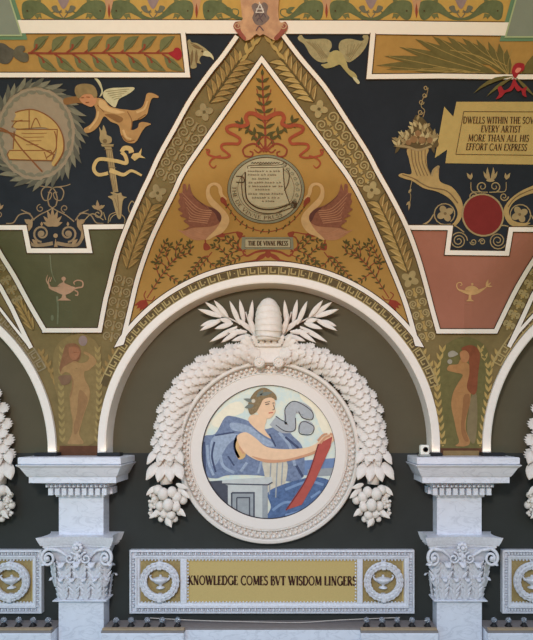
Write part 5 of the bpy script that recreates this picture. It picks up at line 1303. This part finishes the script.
    linkbm('egg_moulding', bm, MARBLE, T)
    return q(457.2, .25)
XL, XR = -2.084, 1.584
ztop = pier(XL, 'left'); pier(XR, 'right')

# ------------------------------------------------------------------ things on the cornices
BLK = mat('black_metal', (34, 34, 36), 'N', rough=.5, var=.05)
for xx, y0, lab in ((XL-.30, .20, 'low black uplight on the left cornice, left of the painted figure'), (XL+.30, .20, 'low black uplight on the left cornice, right of the painted figure'), (XR-.30, .20, None), (XR+.30, .20, 'low black uplight on the right cornice, right of the painted figure')):
    lab = lab or 'low black uplight on the right cornice behind the small white device'
    T = thing('uplight', (xx, -y0, ztop), lab, 'lamp')
    bm = bmesh.new(); box(bm, xx-.11, xx+.11, -y0-.05, -y0+.05, ztop, ztop+.032, .006); linkbm('housing', bm, BLK, T)
    bm = bmesh.new(); box(bm, xx-.095, xx+.095, -y0-.035, -y0+.035, ztop+.030, ztop+.034); linkbm('lens', bm, mat('dark_lens_glass', (50, 48, 46), 'N', rough=.15), T)
    l = area('uplight_light', (xx, -y0, ztop+.04), (xx, -y0-.25, ztop+1.5), .2, .07, UP_W, (1, .84, .64))
dv = W(424.3, 456, .30)
T = thing('sensor_box', dv, 'small white box with a round black lens standing on the right cornice', 'camera')
bm = bmesh.new(); box(bm, dv.x-.042, dv.x+.042, dv.y-.03, dv.y+.04, dv.z+.012, dv.z+.105, .014); linkbm('body', bm, mat('white_plastic', (226, 222, 212), 'M', rough=.4), T)
bm = bmesh.new(); box(bm, dv.x-.05, dv.x+.05, dv.y-.03, dv.y+.045, dv.z-.004, dv.z+.018, .004); linkbm('foot', bm, mat('grey_plastic', (150, 148, 142), 'M'), T)
bm = bmesh.new(); lathe(bm, [(.024, -.028), (.024, -.036), (.017, -.036), (.015, -.030), (.001, -.030)], (dv.x+.004, dv.y, dv.z+.062), 'Y', 20); linkbm('lens', bm, BLK, T)

# ------------------------------------------------------------------ ledge, lamp boards and bulbs
zl = zpx(628, .20)
LEDGE = mat('grey_ledge_top', (118, 116, 118), 'L', rough=.6, var=.08)
def ledge(x0, x1, label, brk):
    T = thing('marble_ledge', ((x0+x1)/2, 0, 0), label, 'ledge')
    bm = bmesh.new(); box(bm, x0, x1, -.20, -.003, zl-.9, zl-.018, .006)
    for a, b in brk: box(bm, a, b, -.27, -.199, zl-.9, zl-.024, .008)
    linkbm('marble_front', bm, MARBLE, T)
    bm = bmesh.new(); box(bm, x0, x1, -.20, -.003, zl-.02, zl, .003)
    for a, b in brk: box(bm, a, b, -.262, -.195, zl-.026, zl-.001, .003)
    linkbm('ledge_top', bm, LEDGE, T)
WOOD = mat('pale_board', (146, 132, 112), 'L', rough=.6, var=.1)
xa, xb = XL+.235, XR-.235
m1, m2 = W(184.5, 628, .24).x, W(360.5, 628, .24).x
ledge(xa, xb, 'white marble ledge with grey top below the lettered panel', [(xa, m1), (m2, xb)])
ledge(XL-.235-1.2, XL-.235, 'white marble ledge left of the left pier', [(XL-.235-.75, XL-.235)])
ledge(XR+.235, XR+.235+1.2, 'white marble ledge right of the right pier', [(XR+.235, XR+.235+.75)])
GLASS = bpy.data.materials.new('bulb_glass'); GLASS.use_nodes = True
g = GLASS.node_tree.nodes['Principled BSDF']; g.inputs['Transmission Weight'].default_value = .8; g.inputs['Roughness'].default_value = .05; g.inputs['Base Color'].default_value = (.72, .77, .84, 1); g.inputs['IOR'].default_value = 1.2
def lampboard(x0, x1, bulbs, lab, where):
    T = thing('wooden_strip', ((x0+x1)/2, -.2, zl), lab, 'strip')
    bm = bmesh.new(); box(bm, x0, x1, -.262, -.222, zl, zl+.018, .003); linkbm('strip', bm, WOOD, T)
    b0 = None
    for i, x in enumerate(bulbs):
        wx = W(x, 620, .155).x; zz = zl
        w_ = ['first', 'second', 'third', 'fourth', 'fifth'][i]
        B = thing('light_bulb', (wx, -.155, zz), 'small clear bulb in black socket, %s from left behind strip %s' % (w_, where), 'light bulb', 'clear bulbs on the ledge')
        bm = bmesh.new(); lathe(bm, [(.036, 0), (.030, .010), (.018, .026), (.014, .036)], (wx, -.155, zz), 'Z', 14); linkbm('socket', bm, BLK, B, smooth=True)
        bm = bmesh.new(); ball(bm, (wx, -.155, zz+.060), .027, seg=12); linkbm('bulb', bm, GLASS, B, smooth=True)
lampboard(xa+.01, m1, [116, 131, 147, 162, 177.5], 'pale wooden strip before bulbs under the left end of the lettered panel', 'right of left pier')
lampboard(m2, xb-.01, [366.5, 382, 397, 412, 427.5], 'pale wooden strip before bulbs under the right end of the lettered panel', 'left of right pier')
lampboard(XL-.235-.75, XL-.24, [3.5, 18.5, 33, 48], 'pale wooden strip before bulbs in the lower left corner', 'in lower left corner')
lampboard(XR+.24, XR+.235+.75, [494, 508.5, 524], 'pale wooden strip before bulbs in the lower right corner', 'in lower right corner')
# loose wire on the middle ledge
bm = bmesh.new(); tube(bm, [W(x, y, .1) for x, y in spline([(150, 618), (200, 620.5), (260, 622), (300, 622.5), (340, 620), (400, 617.5)], False, 4)], .004, 5)
o = linkbm('wire', bm, mat('pale_wire', (170, 168, 165), 'L'))
tag(o, 'thin pale wire lying along the grey ledge top', 'cable')
